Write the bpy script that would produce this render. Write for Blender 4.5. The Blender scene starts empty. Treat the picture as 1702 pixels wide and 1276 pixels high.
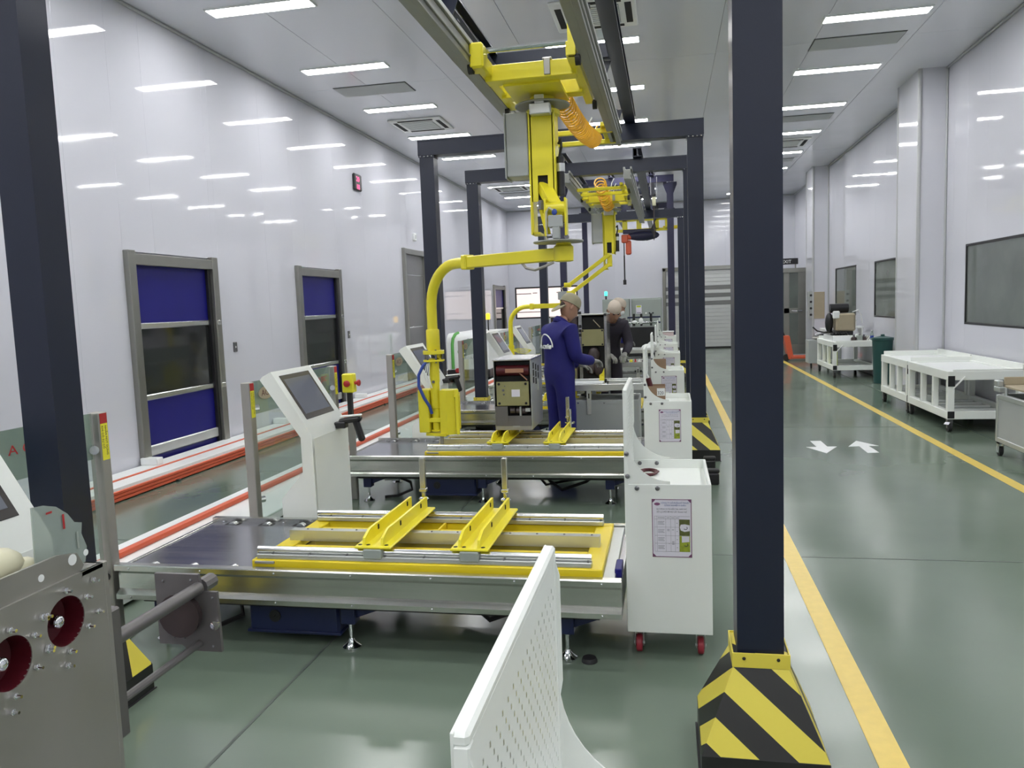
import bpy, bmesh, math, random
from mathutils import Vector, Matrix
random.seed(7)
S = bpy.context.scene
COL = S.collection
PI = math.pi

# ------------------------------------------------------------------ camera, world, exposure
F_PX, YAW, PITCH, ROLL = 1307.2, -0.197985, -0.099321, -0.036716
cam_d = bpy.data.cameras.new('camera'); cam = bpy.data.objects.new('camera', cam_d); COL.objects.link(cam)
cam_d.sensor_width = 36.0; cam_d.lens = F_PX / 1702 * 36.0; cam_d.clip_start = 0.05; cam_d.clip_end = 200
_f = Vector((math.sin(YAW) * math.cos(PITCH), math.cos(YAW) * math.cos(PITCH), math.sin(PITCH)))
_r0 = Vector((math.cos(YAW), -math.sin(YAW), 0)); _u0 = _r0.cross(_f)
_r = math.cos(ROLL) * _r0 + math.sin(ROLL) * _u0; _u = -math.sin(ROLL) * _r0 + math.cos(ROLL) * _u0
cam.matrix_world = Matrix(((_r.x, _u.x, -_f.x, 0), (_r.y, _u.y, -_f.y, 0), (_r.z, _u.z, -_f.z, 1.6), (0, 0, 0, 1)))
S.camera = cam
w = bpy.data.worlds.new('world'); S.world = w; w.use_nodes = True
w.node_tree.nodes['Background'].inputs[0].default_value = (.8, .85, .9, 1)
w.node_tree.nodes['Background'].inputs[1].default_value = 0.05
S.view_settings.view_transform = 'Standard'; S.view_settings.look = 'None'
S.view_settings.gamma = 1.0; S.view_settings.use_curve_mapping = False
S.view_settings.exposure = 0.55
LIGHT_POWER = 28.0          # radiance of the LED panels

# ------------------------------------------------------------------ materials
MATS = {}
def mat(name, col, rough=.4, metal=0., noise=0., nscale=8., bump=0., bscale=40., emit=None, estr=0., spec=.5, stretch=None, rvar=0., coat=0.):
    if name in MATS: return MATS[name]
    m = bpy.data.materials.new(name); m.use_nodes = True
    nt = m.node_tree; N = nt.nodes; L = nt.links; b = N['Principled BSDF']
    b.inputs['Base Color'].default_value = (*col, 1); b.inputs['Roughness'].default_value = rough
    b.inputs['Metallic'].default_value = metal; b.inputs['Specular IOR Level'].default_value = spec
    if coat: b.inputs['Coat Weight'].default_value = coat; b.inputs['Coat Roughness'].default_value = .05
    if emit: b.inputs['Emission Color'].default_value = (*emit, 1); b.inputs['Emission Strength'].default_value = estr
    if noise or bump or rvar:
        tc = N.new('ShaderNodeTexCoord'); mp = N.new('ShaderNodeMapping'); L.new(tc.outputs['Object'], mp.inputs[0])
        if stretch: mp.inputs['Scale'].default_value = stretch
        nz = N.new('ShaderNodeTexNoise'); nz.inputs['Scale'].default_value = nscale; nz.inputs['Detail'].default_value = 4
        L.new(mp.outputs[0], nz.inputs['Vector'])
        if noise:
            mx = N.new('ShaderNodeMix'); mx.data_type = 'RGBA'
            mx.inputs[6].default_value = (*[c * (1 - noise) for c in col], 1); mx.inputs[7].default_value = (*[min(1, c * (1 + noise)) for c in col], 1)
            L.new(nz.outputs[0], mx.inputs[0]); L.new(mx.outputs[2], b.inputs['Base Color'])
        if rvar:
            mr = N.new('ShaderNodeMapRange'); mr.inputs[1].default_value = .3; mr.inputs[2].default_value = .7
            mr.inputs[3].default_value = max(.02, rough - rvar); mr.inputs[4].default_value = rough + rvar
            L.new(nz.outputs[0], mr.inputs[0]); L.new(mr.outputs[0], b.inputs['Roughness'])
        if bump:
            n2 = N.new('ShaderNodeTexNoise'); n2.inputs['Scale'].default_value = bscale; n2.inputs['Detail'].default_value = 2
            L.new(mp.outputs[0], n2.inputs['Vector'])
            bp = N.new('ShaderNodeBump'); bp.inputs['Strength'].default_value = bump; bp.inputs['Distance'].default_value = .01
            L.new(n2.outputs[0], bp.inputs['Height']); L.new(bp.outputs[0], b.inputs['Normal'])
    MATS[name] = m; return m

M_wall = mat('white_coated_panel', (.64, .645, .705), .045, bump=.006, bscale=2.2, rvar=.02, nscale=1.5)
M_ceil = mat('white_ceiling_panel', (.72, .735, .79), .16, bump=.015, bscale=2., rvar=.05, nscale=1.2)
M_pil = mat('white_pilaster_panel', (.66, .665, .72), .06, bump=.008, bscale=2.)
M_floor = mat('green_epoxy', (.150, .195, .150), .17, noise=.14, nscale=.9, bump=.02, bscale=3., rvar=.06)
M_joint = mat('floor_joint', (.085, .105, .09), .5, noise=.2)
M_lane = mat('yellow_floor_paint', (.76, .56, .11), .35, noise=.1, nscale=20)
M_arrow = mat('white_floor_paint', (.78, .80, .80), .4, noise=.06, nscale=20)
M_navy = mat('navy_paint', (.0075, .012, .030), .36, noise=.1, nscale=6, bump=.02, bscale=150)
M_purple = mat('violet_navy_paint', (.018, .018, .052), .4, noise=.1)
M_yel = mat('lemon_yellow_paint', (.84, .74, .032), .33, noise=.05, nscale=5, bump=.015, bscale=120)
M_yel2 = mat('chrome_yellow_paint', (.84, .66, .02), .35, noise=.05, nscale=5)
M_white = mat('white_powder_coat', (.84, .87, .83), .38, noise=.03, nscale=4)
M_white2 = mat('white_plastic', (.86, .88, .87), .35, noise=.03)
M_steel = mat('brushed_stainless', (.58, .58, .55), .24, 1., noise=.04, nscale=5, stretch=(.25, 6, 6), rvar=.03)
M_deck = mat('stainless_deck', (.36, .36, .40), .20, .95, noise=.05, nscale=4, stretch=(.4, 3, 1), rvar=.03)
M_steel2 = mat('dull_steel', (.40, .39, .36), .48, .80, noise=.14, nscale=5, rvar=.06)
M_alu = mat('aluminium', (.74, .75, .74), .24, 1., noise=.05, nscale=8)
M_aluw = mat('anodised_aluminium', (.60, .62, .61), .35, .75, noise=.05, nscale=8)
M_chrome = mat('chrome', (.75, .76, .78), .08, 1., noise=.03)
M_greyb = mat('grey_cabinet_paint', (.40, .425, .42), .40, noise=.04, nscale=4)
M_grey2 = mat('grey_green_cabinet', (.33, .37, .34), .42, noise=.04)
M_rail = mat('grey_rail', (.30, .31, .285), .42, .25, noise=.08)
M_frame = mat('door_frame_steel', (.33, .33, .30), .30, .8, noise=.08, nscale=6)
M_dblue = mat('blue_pvc_curtain', (.012, .011, .165), .38, spec=.3, noise=.08, nscale=3)
M_dglass = mat('dark_vision_panel', (.018, .020, .020), .07, noise=.3, nscale=2, spec=.6)
M_wglass = mat('tinted_window', (.135, .155, .14), .05, noise=.35, nscale=1.6, spec=.6)
M_orange = mat('orange_conductor', (.66, .115, .05), .42, noise=.08, nscale=6)
M_red = mat('red_plastic', (.45, .025, .03), .4, noise=.08)
M_darkred = mat('dark_red_insulator', (.085, .008, .014), .30, noise=.1)
M_wheelred = mat('red_caster_tyre', (.38, .03, .05), .45, noise=.1)
M_guide = mat('dark_guide_steel', (.20, .19, .19), .45, .75, noise=.12)
M_black = mat('black_plastic', (.012, .012, .014), .40, noise=.15)
M_rubber = mat('black_rubber', (.02, .02, .02), .65, noise=.2)
M_dark = mat('dark_void', (.006, .006, .006), .7, noise=.2)
M_screen = mat('touch_screen', (.10, .105, .125), .06, noise=.2, nscale=2, emit=(.30, .33, .40), estr=.12)
M_bezel = mat('screen_bezel', (.035, .03, .03), .25, noise=.1)
M_sblue = mat('motor_blue', (.008, .014, .062), .36, noise=.1)
M_cyan = mat('blue_hose', (.03, .07, .36), .35, noise=.1)
M_hose = mat('orange_coil_hose', (.92, .50, .04), .30, noise=.08)
M_paper = mat('paper', (.74, .72, .80), .6, noise=.03)
M_ink = mat('ink', (.03, .03, .05), .6, noise=.1)
M_inkb = mat('ink_blue', (.08, .14, .36), .6, noise=.1)
M_inkg = mat('ink_grey', (.22, .22, .26), .6, noise=.1)
M_bord = mat('print_border', (.20, .07, .16), .6, noise=.1)
M_grn = mat('green_paint', (.12, .42, .09), .4, noise=.08)
M_photo = mat('print_photo_olive', (.10, .11, .03), .5, noise=.6, nscale=60)
M_photo2 = mat('print_photo_lime', (.30, .36, .03), .5, noise=.5, nscale=50)
M_stick = mat('yellow_sticker', (.85, .80, .04), .4, noise=.04)
M_card = mat('cardboard', (.33, .22, .14), .7, noise=.1, nscale=12)
M_tan = mat('tan_board', (.42, .36, .25), .6, noise=.08)
M_bolt = mat('bolt_grey', (.20, .20, .21), .35, .8, noise=.1)
M_zinc = mat('zinc_plate', (.42, .40, .20), .30, .65, noise=.22, nscale=4)
M_copper = mat('copper_bar', (.55, .30, .20), .35, .6, noise=.15)
M_brown = mat('dark_casting', (.05, .035, .035), .35, noise=.3)
M_cover = mat('navy_workwear', (.008, .008, .145), .75, noise=.22, nscale=7, bump=.25, bscale=14)
M_cover2 = mat('dark_workwear', (.022, .018, .030), .75, noise=.25, nscale=7, bump=.2, bscale=14)
M_skin = mat('skin', (.40, .22, .15), .5, noise=.06)
M_glove = mat('grey_glove', (.26, .26, .24), .7, noise=.12)
M_cap = mat('khaki_cap', (.30, .28, .19), .8, noise=.12, nscale=14)
M_cap2 = mat('beige_cap', (.52, .45, .37), .8, noise=.12, nscale=14)
M_hair = mat('dark_hair', (.030, .018, .014), .5, noise=.2)
M_shoe = mat('black_shoe', (.012, .012, .012), .45, noise=.2)
M_teal = mat('teal_plastic', (.015, .07, .065), .4, noise=.1)
M_lime = mat('lime_sheet', (.60, .70, .06), .45, noise=.08)
M_pink = mat('pinkish_plastic', (.62, .50, .50), .4, noise=.06)
M_led = mat('led_panel', (.9, .9, .9), .5, emit=(1., 1., 1.), estr=LIGHT_POWER)
M_lit = mat('lit_window', (.5, .42, .4), .3, noise=.1, emit=(1., .86, .82), estr=.62)
M_ledr = mat('led_red', (.3, .0, .02), .4, emit=(1., .06, .22), estr=2.2)
M_ledg = mat('led_green', (.0, .4, .25), .4, emit=(.05, 1., .6), estr=2.5)
M_leda = mat('led_amber', (.5, .3, .0), .4, emit=(1., .6, .03), estr=1.3)
M_gasket = mat('grey_gasket', (.46, .47, .48), .45, noise=.05)
M_slat = mat('light_slat', (.62, .63, .62), .28, .35, noise=.05, nscale=4)
M_doorgrey = mat('grey_door_leaf', (.20, .20, .20), .32, .2, noise=.08)
M_cream = mat('cream_bag', (.62, .60, .42), .35, noise=.12, nscale=12, bump=.5, bscale=12)

def glassy(name, col, alpha_mix=.85):
    m = bpy.data.materials.new(name); m.use_nodes = True; nt = m.node_tree; N = nt.nodes; L = nt.links
    N.remove(N['Principled BSDF']); out = N['Material Output']
    tr = N.new('ShaderNodeBsdfTransparent'); tr.inputs[0].default_value = (*col, 1)
    gl = N.new('ShaderNodeBsdfGlossy'); gl.inputs['Roughness'].default_value = .03
    fr = N.new('ShaderNodeFresnel'); fr.inputs[0].default_value = 1.45
    nz = N.new('ShaderNodeTexNoise'); nz.inputs['Scale'].default_value = 3
    df = N.new('ShaderNodeBsdfDiffuse'); df.inputs[0].default_value = (.45, .52, .49, 1)
    m1 = N.new('ShaderNodeMixShader'); m1.inputs[0].default_value = 1 - alpha_mix
    L.new(tr.outputs[0], m1.inputs[1]); L.new(df.outputs[0], m1.inputs[2])
    ge = N.new('ShaderNodeNewGeometry'); mu = N.new('ShaderNodeMath'); mu.operation = 'MULTIPLY_ADD'; mu.inputs[1].default_value = -1; mu.inputs[2].default_value = 1
    L.new(ge.outputs['Backfacing'], mu.inputs[0]); mv = N.new('ShaderNodeMath'); mv.operation = 'MULTIPLY'; L.new(mu.outputs[0], mv.inputs[0]); L.new(fr.outputs[0], mv.inputs[1])
    m2 = N.new('ShaderNodeMixShader'); L.new(mv.outputs[0], m2.inputs[0]); L.new(m1.outputs[0], m2.inputs[1]); L.new(gl.outputs[0], m2.inputs[2])
    L.new(m2.outputs[0], out.inputs[0]); return m
M_glass = glassy('clear_guard_glass', (.88, .93, .90), .90)
M_film = glassy('clear_plastic_film', (.90, .92, .86), .42)

def hazard():
    m = bpy.data.materials.new('hazard_stripes'); m.use_nodes = True; nt = m.node_tree; N = nt.nodes; L = nt.links; b = N['Principled BSDF']
    tc = N.new('ShaderNodeTexCoord'); sp = N.new('ShaderNodeSeparateXYZ'); L.new(tc.outputs['Object'], sp.inputs[0])
    sn = N.new('ShaderNodeSeparateXYZ'); L.new(tc.outputs['Normal'], sn.inputs[0])
    def M2(op, a, b, c=None):
        n = N.new('ShaderNodeMath'); n.operation = op
        for i, v in enumerate((a, b, c)):
            if v is None: continue
            if isinstance(v, (int, float)): n.inputs[i].default_value = v
            else: L.new(v, n.inputs[i])
        return n.outputs[0]
    sg = M2('MULTIPLY_ADD', M2('GREATER_THAN', sn.outputs[0], .5), -2.0, 1.0)
    f_ = M2('ADD', M2('ADD', M2('MULTIPLY', sp.outputs[2], .92), M2('MULTIPLY', sp.outputs[0], 1.15)), M2('MULTIPLY', M2('MULTIPLY', sp.outputs[1], 1.15), sg))
    fr = N.new('ShaderNodeMath'); fr.operation = 'FRACT'; L.new(M2('ADD', M2('MULTIPLY_ADD', f_, 1 / .28, .024), M2('MULTIPLY', M2('GREATER_THAN', sn.outputs[0], .5), .583)), fr.inputs[0])
    gt = N.new('ShaderNodeMath'); gt.operation = 'MAXIMUM'; L.new(M2('GREATER_THAN', fr.outputs[0], .5), gt.inputs[0]); L.new(M2('LESS_THAN', sp.outputs[2], .112), gt.inputs[1])
    mx = N.new('ShaderNodeMix'); mx.data_type = 'RGBA'; mx.inputs[6].default_value = (.78, .66, .085, 1); mx.inputs[7].default_value = (.018, .018, .017, 1)
    L.new(gt.outputs[0], mx.inputs[0]); L.new(mx.outputs[2], b.inputs['Base Color']); b.inputs['Roughness'].default_value = .38
    return m
M_haz = hazard()
M_stripe = mat('guard_yellow', (.78, .66, .085), .38, noise=.05)

# ------------------------------------------------------------------ mesh builder
def frame(d):
    d = d.normalized(); a = Vector((0, 0, 1)) if abs(d.z) < .9 else Vector((1, 0, 0))
    u = d.cross(a).normalized(); return u, d.cross(u).normalized()

class MB:
    def __init__(s): s.bm = bmesh.new()
    def box(s, x0, x1, y0, y1, z0, z1, bev=0., rz=0., c=None, M=None):
        r = bmesh.ops.create_cube(s.bm, size=1.0); vs = r['verts']
        sx, sy, sz = abs(x1 - x0), abs(y1 - y0), abs(z1 - z0); ctr = Vector(((x0 + x1) / 2, (y0 + y1) / 2, (z0 + z1) / 2))
        for v in vs: v.co = Vector((v.co.x * sx, v.co.y * sy, v.co.z * sz)) + ctr
        if bev:
            es = list({e for v in vs for e in v.link_edges})
            rr = bmesh.ops.bevel(s.bm, geom=es, offset=min(bev, .45 * min(sx, sy, sz)), segments=1, affect='EDGES', profile=.5)
            vs = list({v for f in rr['faces'] for v in f.verts} | {v for v in vs if v.is_valid})
        if M is not None:
            for v in vs: v.co = M @ v.co
        return s
    def bar(s, p0, p1, wd, ht, bev=0., up=None):
        p0, p1 = Vector(p0), Vector(p1); d = p1 - p0; n = d.length; d.normalize()
        upv = Vector(up) if up else (Vector((0, 0, 1)) if abs(d.z) < .95 else Vector((0, 1, 0)))
        sd = d.cross(upv).normalized(); upv = sd.cross(d).normalized()
        M = Matrix(((sd.x, d.x, upv.x, p0.x), (sd.y, d.y, upv.y, p0.y), (sd.z, d.z, upv.z, p0.z), (0, 0, 0, 1)))
        return s.box(-wd / 2, wd / 2, 0, n, -ht / 2, ht / 2, bev, M=M)
    def ring(s, c, u, v, r, n):
        return [s.bm.verts.new(c + u * (r * math.cos(2 * PI * k / n)) + v * (r * math.sin(2 * PI * k / n))) for k in range(n)]
    def loft(s, rings, cap=True):
        n = len(rings[0])
        for a, b in zip(rings, rings[1:]):
            for k in range(n):
                try: s.bm.faces.new((a[k], a[(k + 1) % n], b[(k + 1) % n], b[k])).smooth = True
                except ValueError: pass
        if cap:
            try: s.bm.faces.new(rings[0][::-1]); s.bm.faces.new(rings[-1])
            except ValueError: pass
        return s
    def cyl(s, p0, p1, r, n=14, r2=None):
        p0, p1 = Vector(p0), Vector(p1); u, v = frame(p1 - p0)
        return s.loft([s.ring(p0, u, v, r, n), s.ring(p1, u, v, r if r2 is None else r2, n)])
    def lathe(s, c, prof, n=16, axis=(0, 0, 1)):
        c = Vector(c); ax = Vector(axis).normalized(); u, v = frame(ax)
        return s.loft([s.ring(c + ax * z, u, v, max(r, .0004), n) for r, z in prof])
    def tube(s, pts, r, n=8):
        P = [Vector(p) for p in pts]; rings = []; u = None
        for i, p in enumerate(P):
            d = (P[min(i + 1, len(P) - 1)] - P[max(i - 1, 0)]).normalized()
            if u is None: u, v = frame(d)
            else:
                u = (u - d * u.dot(d)).normalized(); v = d.cross(u).normalized()
            rr = r[i] if isinstance(r, (list, tuple)) else r
            rings.append(s.ring(p, u, d.cross(u).normalized(), rr, n))
        return s.loft(rings)
    def prism(s, poly, axis, a, b):
        def P(q, t):
            return Vector((t, q[0], q[1])) if axis == 'x' else Vector((q[0], t, q[1])) if axis == 'y' else Vector((q[0], q[1], t))
        A = [s.bm.verts.new(P(q, a)) for q in poly]; B = [s.bm.verts.new(P(q, b)) for q in poly]; n = len(poly)
        for k in range(n): s.bm.faces.new((A[k], A[(k + 1) % n], B[(k + 1) % n], B[k]))
        s.bm.faces.new(A[::-1]); s.bm.faces.new(B); return s
    def ell(s, c, rx, ry, rz, n=14, m=9, M=None):
        c = Vector(c); rings = []
        for i in range(m + 1):
            t = PI * i / m; rr = max(math.sin(t), .01)
            rings.append([s.bm.verts.new(c + (M @ Vector((rx * rr * math.cos(2 * PI * k / n), ry * rr * math.sin(2 * PI * k / n), rz * math.cos(t))) if M else
                          Vector((rx * rr * math.cos(2 * PI * k / n), ry * rr * math.sin(2 * PI * k / n), rz * math.cos(t))))) for k in range(n)])
        return s.loft(rings)
    def xf(s, M):
        for v in s.bm.verts: v.co = M @ v.co
        return s
    def build(s, name, m, parent=None, loc=None, label=None, kind=None, smooth=32):
        bmesh.ops.recalc_face_normals(s.bm, faces=s.bm.faces)
        me = bpy.data.meshes.new(name); s.bm.to_mesh(me); s.bm.free(); me.materials.append(m)
        for p in me.polygons: p.use_smooth = True
        me.set_sharp_from_angle(angle=math.radians(smooth))
        o = bpy.data.objects.new(name, me); COL.objects.link(o)
        if parent is not None: o.parent = parent
        if loc is not None: o.location = loc
        if label: o['label'] = label
        if kind: o['kind'] = kind
        return o

def box(name, m, parent, x0, x1, y0, y1, z0, z1, bev=.004, **k): return MB().box(x0, x1, y0, y1, z0, z1, bev).build(name, m, parent, **k)
def thing(name, label, cat, loc=(0, 0, 0), rz=0., group=None):
    o = bpy.data.objects.new(name, None); o.empty_display_size = .1; COL.objects.link(o)
    o.location = loc; o.rotation_euler = (0, 0, rz); tag(o, label, cat, group); return o
def tag(o, label, cat, group=None):
    o['label'] = label; o['category'] = cat
    if group: o['group'] = group
    return o
def struct(o): o['kind'] = 'structure'; return o
def dup(root, loc, label=None, group=None, rz=None):
    def cp(o, par):
        c = o.copy(); COL.objects.link(c)
        if par is not None: c.parent = par
        for ch in KIDS.get(o.name, []): cp(ch, c)
        return c
    KIDS = {}
    for o in COL.objects:
        if o.parent: KIDS.setdefault(o.parent.name, []).append(o)
    r = cp(root, None); r.location = loc
    if rz is not None: r.rotation_euler = (0, 0, rz)
    if label: r['label'] = label
    if group: r['group'] = group
    return r
def text(name, body, size, m, parent, origin, right, up, ext=.0006, align='LEFT', label=None, sx=1.):
    cu = bpy.data.curves.new(name, 'FONT'); cu.body = body; cu.size = size; cu.extrude = ext; cu.align_x = align; cu.resolution_u = 2
    to = bpy.data.objects.new(name, cu); COL.objects.link(to)
    dg = bpy.context.evaluated_depsgraph_get(); me = bpy.data.meshes.new_from_object(to.evaluated_get(dg))
    bpy.data.objects.remove(to); bpy.data.curves.remove(cu)
    r = Vector(right).normalized(); u = Vector(up).normalized(); n = r.cross(u); o3 = Vector(origin)
    me.transform(Matrix(((r.x * sx, u.x, n.x, o3.x), (r.y * sx, u.y, n.y, o3.y), (r.z * sx, u.z, n.z, o3.z), (0, 0, 0, 1))))
    me.name = name; me.materials.clear(); me.materials.append(m)
    o = bpy.data.objects.new(name, me); COL.objects.link(o); o.parent = parent
    if label: o['label'] = label
    return o
def arc(c, r, a0, a1, n, f):
    return [f(c, r, a0 + (a1 - a0) * k / n) for k in range(n + 1)]
ORD = ['first', 'second', 'third', 'fourth', 'fifth', 'sixth', 'seventh', 'eighth', 'ninth', 'tenth']

# ------------------------------------------------------------------ room
XL, XR, YF, YB, ZC = -5.2, 3.905, -9.0, 26.0, 4.7
floor = struct(MB().box(XL - .2, XR + .2, YF, YB + .2, -.12, 0).build('floor', M_floor))
for y in (-.05, 4.95, 9.95, 14.95, 19.95, 24.95): box('floor_joint', M_joint, floor, XL, XR, y - .006, y + .006, -.002, .0012, 0)
for x in (-1.64, 3.36): box('floor_joint', M_joint, floor, x - .007, x + .007, YF, YB, -.002, .0014, 0)
box('lane_line', M_lane, floor, .676, .776, YF, 25.9, -.002, .0022, 0, label='yellow lane line beside the white trolleys')
box('lane_line', M_lane, floor, 2.70, 2.80, YF, 20.3, -.002, .0022, 0, label='yellow lane line beside the white carts')
MB().prism([(1.51, 9.0), (1.62, 9.0), (1.625, 8.66), (1.72, 8.66), (1.55, 8.29), (1.41, 8.63), (1.515, 8.64)], 'z', -.001, .0024).build('floor_arrow', M_arrow, floor, label='white arrow pointing towards the camera')
MB().prism([(1.835, 8.66), (1.985, 9.0), (2.139, 8.70), (2.04, 8.70), (2.055, 8.33), (1.944, 8.31), (1.945, 8.68)], 'z', -.001, .0024).build('floor_arrow', M_arrow, floor, label='white arrow pointing away from the camera')

ceiling = struct(MB().box(XL - .2, XR + .2, YF, YB + .2, ZC + .03, ZC + .15).build('ceiling', M_ceil))
x = XL
while x < XR - .01:
    x1 = min(x + 1.17, XR)
    for y0, y1 in ((YF, 3.), (3., 10.7), (10.7, 18.4), (18.4, YB)):
        box('ceiling_panel', M_ceil, ceiling, x + .002, x1 - .002, y0 + .002, y1 - .002, ZC, ZC + .032, .002)
    x = x1

def panel_wall(name, side, u0, u1, openings, pitch=1.17):
    """side: function (u0,u1,z0,z1,d0,d1) -> box coords ; openings: (ua,ub,za,zb)"""
    base = struct(MB().box(*side(u0, u1, -.1, ZC + .1, .035, .15)).build(name, M_wall))
    cuts = sorted({u0, u1} | {v for o in openings for v in o[:2]} | {u0 + pitch * k for k in range(1, int((u1 - u0) / pitch) + 1)})
    cuts2 = [cuts[0]]
    for c in cuts[1:]:
        if c - cuts2[-1] > .06 or any(abs(c - v) < 1e-6 for o in openings for v in o[:2]): cuts2.append(c)
    for a, b in zip(cuts2, cuts2[1:]):
        zs = [(0, ZC)]
        for ua, ub, za, zb in openings:
            if a >= ua - 1e-6 and b <= ub + 1e-6: zs = [(0, za), (zb, ZC)]
        for z0, z1 in zs:
            if z1 - z0 > .02: MB().box(*side(a + .0005, b - .0005, z0, z1, 0, .037), .001).build('wall_panel', M_wall, base)
    return base
LW = lambda a, b, z0, z1, d0, d1: (XL - d1, XL - d0, a, b, z0, z1)
RW = lambda a, b, z0, z1, d0, d1: (XR + d0, XR + d1, a, b, z0, z1)
BW = lambda a, b, z0, z1, d0, d1: (a, b, YB + d0, YB + d1, z0, z1)
FW = lambda a, b, z0, z1, d0, d1: (a, b, YF - d1, YF - d0, z0, z1)
DOORS = [(6.88, 8.44, 0, 2.27), (10.5, 12.02, 0, 2.27), (15.2, 16.66, 0, 2.83), (23.5, 25.2, 0, 2.24)]
wall_left = panel_wall('wall_left', LW, YF, YB, DOORS)
WINS = [(8.9, 11.57, 1.13, 2.19), (14.35, 16.3, 1.13, 2.19), (17.8, 19.9, 1.13, 2.19)]
wall_right = panel_wall('wall_right', RW, YF, YB, WINS)
wall_back = panel_wall('wall_back', BW, XL, XR, [(-5.0, -2.9, 1.14, 2.19), (-.05, 1.99, 0, 2.48)])
wall_front = panel_wall('wall_front', FW, XL, XR, [])
# coves at the top of the walls
for nm, c in (('trim_1', (XL, XL + .035, YF, YB, ZC - .035, ZC)), ('trim_2', (XR - .035, XR, YF, YB, ZC - .035, ZC)), ('trim_3', (XL, XR, YB - .035, YB, ZC - .035, ZC))):
    struct(MB().box(*c, .012).build(nm, M_gasket))
struct(MB().box(XL, XL + .03, YF, YB, 0, .05, .01).build('baseboard_left', M_gasket))
struct(MB().box(XR - .03, XR, YF, YB, 0, .05, .01).build('baseboard_right', M_gasket))
# pilasters on the right wall
for i, (y0, y1) in enumerate(((12.36, 13.4), (20.7, 21.62), (3.4, 4.4))):
    p = struct(MB().box(3.53, XR, y0, y1, 0, ZC).build('trim_%d' % (4 + i), M_pil))
    for (cx, cy) in ((3.53, y0), (3.53, y1)):
        MB().cyl((cx + .015, cy + (.015 if cy == y0 else -.015), 0), (cx + .015, cy + (.015 if cy == y0 else -.015), ZC), .03, 10).build('corner_trim', M_gasket, p)
    MB().box(3.88, XR, y0 - .03, y0 + .01, 0, ZC, .008).build('corner_trim', M_gasket, p)

# windows of the right wall
for i, (y0, y1, z0, z1) in enumerate(WINS):
    wn = struct(MB().box(XR - .004, XR + .03, y0, y1, z0 - .0, z0 + .03, .004).box(XR - .004, XR + .03, y0, y1, z1 - .03, z1, .004).box(XR - .004, XR + .03, y0, y0 + .03, z0, z1, .004).box(XR - .004, XR + .03, y1 - .03, y1, z0, z1, .004).build('window_%d' % (i + 1), M_black))
    box('pane', M_wglass, wn, XR + .012, XR + .022, y0 + .025, y1 - .025, z0 + .025, z1 - .025, 0)
# window of the back wall
wn = struct(MB().box(-5.0, -2.9, YB - .005, YB + .03, 1.14, 1.19, .01).box(-5.0, -2.9, YB - .005, YB + .03, 2.14, 2.19, .01).box(-5.0, -4.95, YB - .005, YB + .03, 1.14, 2.19, .01).box(-2.95, -2.9, YB - .005, YB + .03, 1.14, 2.19, .01).build('window_4', M_black))
box('pane', M_lit, wn, -4.96, -2.94, YB + .012, YB + .022, 1.18, 2.15, 0)
for (a, b, z) in ((-4.95, -4.45, 1.97), (-4.4, -4.25, 1.985), (-4.95, -4.1, 1.36), (-3.6, -2.95, 1.98), (-3.5, -2.95, 1.38)):
    box('slat', M_brown, wn, a, b, YB + .004, YB + .012, z - .012, z + .012, .002)

# left wall doors
def curtain_door(n, y0, y1, z1):
    d = struct(MB().box(XL - .02, XL + .06, y0, y0 + .11, 0, z1 + .03, .006).box(XL - .02, XL + .06, y1 - .11, y1, 0, z1 + .03, .006).box(XL - .02, XL + .055, y0 + .1, y1 - .1, z1 - .11, z1, .006).build('door_%d' % n, M_frame))
    a, b = y0 + .11, y1 - .11; xs = (XL - .03, XL - .02)
    box('curtain', M_dblue, d, *xs, a, b, .02, .80, .002, label='lower blue curtain panel')
    box('vision_panel', M_dglass, d, *xs, a, b, .80, 1.55, .002, label='dark see-through curtain window')
    box('curtain', M_dblue, d, *xs, a, b, 1.55, z1 - .1, .002, label='upper blue curtain panel')
    for z in (.80, 1.53):
        MB().box(XL - .02, XL - .0, a, b, z - .03, z + .03, .012).build('stiffener_bar', M_alu, d)
        MB().box(XL, XL + .065, y1 - .10, y1 - .01, z - .03, z + .03, .01).build('bar_end', M_alu, d)
    MB().box(XL - .02, XL + .01, a, b, .20, .31, .01).build('bottom_bar', M_aluw, d)
    box('guide', M_black, d, XL - .02, XL + .02, b - .05, b + .01, 0, z1 - .1, .004)
    return d
curtain_door(1, *DOORS[0][:2], 2.25); curtain_door(2, *DOORS[1][:2], 2.25); curtain_door(4, *DOORS[3][:2], 2.22)
d3 = struct(MB().box(XL - .02, XL + .06, 15.2, 15.3, 0, 2.83, .006).box(XL - .02, XL + .06, 16.56, 16.66, 0, 2.83, .006).box(XL - .02, XL + .05, 15.3, 16.56, 2.72, 2.83, .006).build('door_3', M_frame))
for z0, z1 in ((0, .55), (.56, 1.22), (1.23, 2.30), (2.31, 2.72)):
    box('door_section', M_doorgrey, d3, XL - .03, XL - .01, 15.3, 16.56, z0, z1, .003)
for z in (.555, 1.225, 2.305): box('section_strip', M_alu, d3, XL - .012, XL - .006, 15.3, 16.56, z - .012, z + .012, .002)

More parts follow.
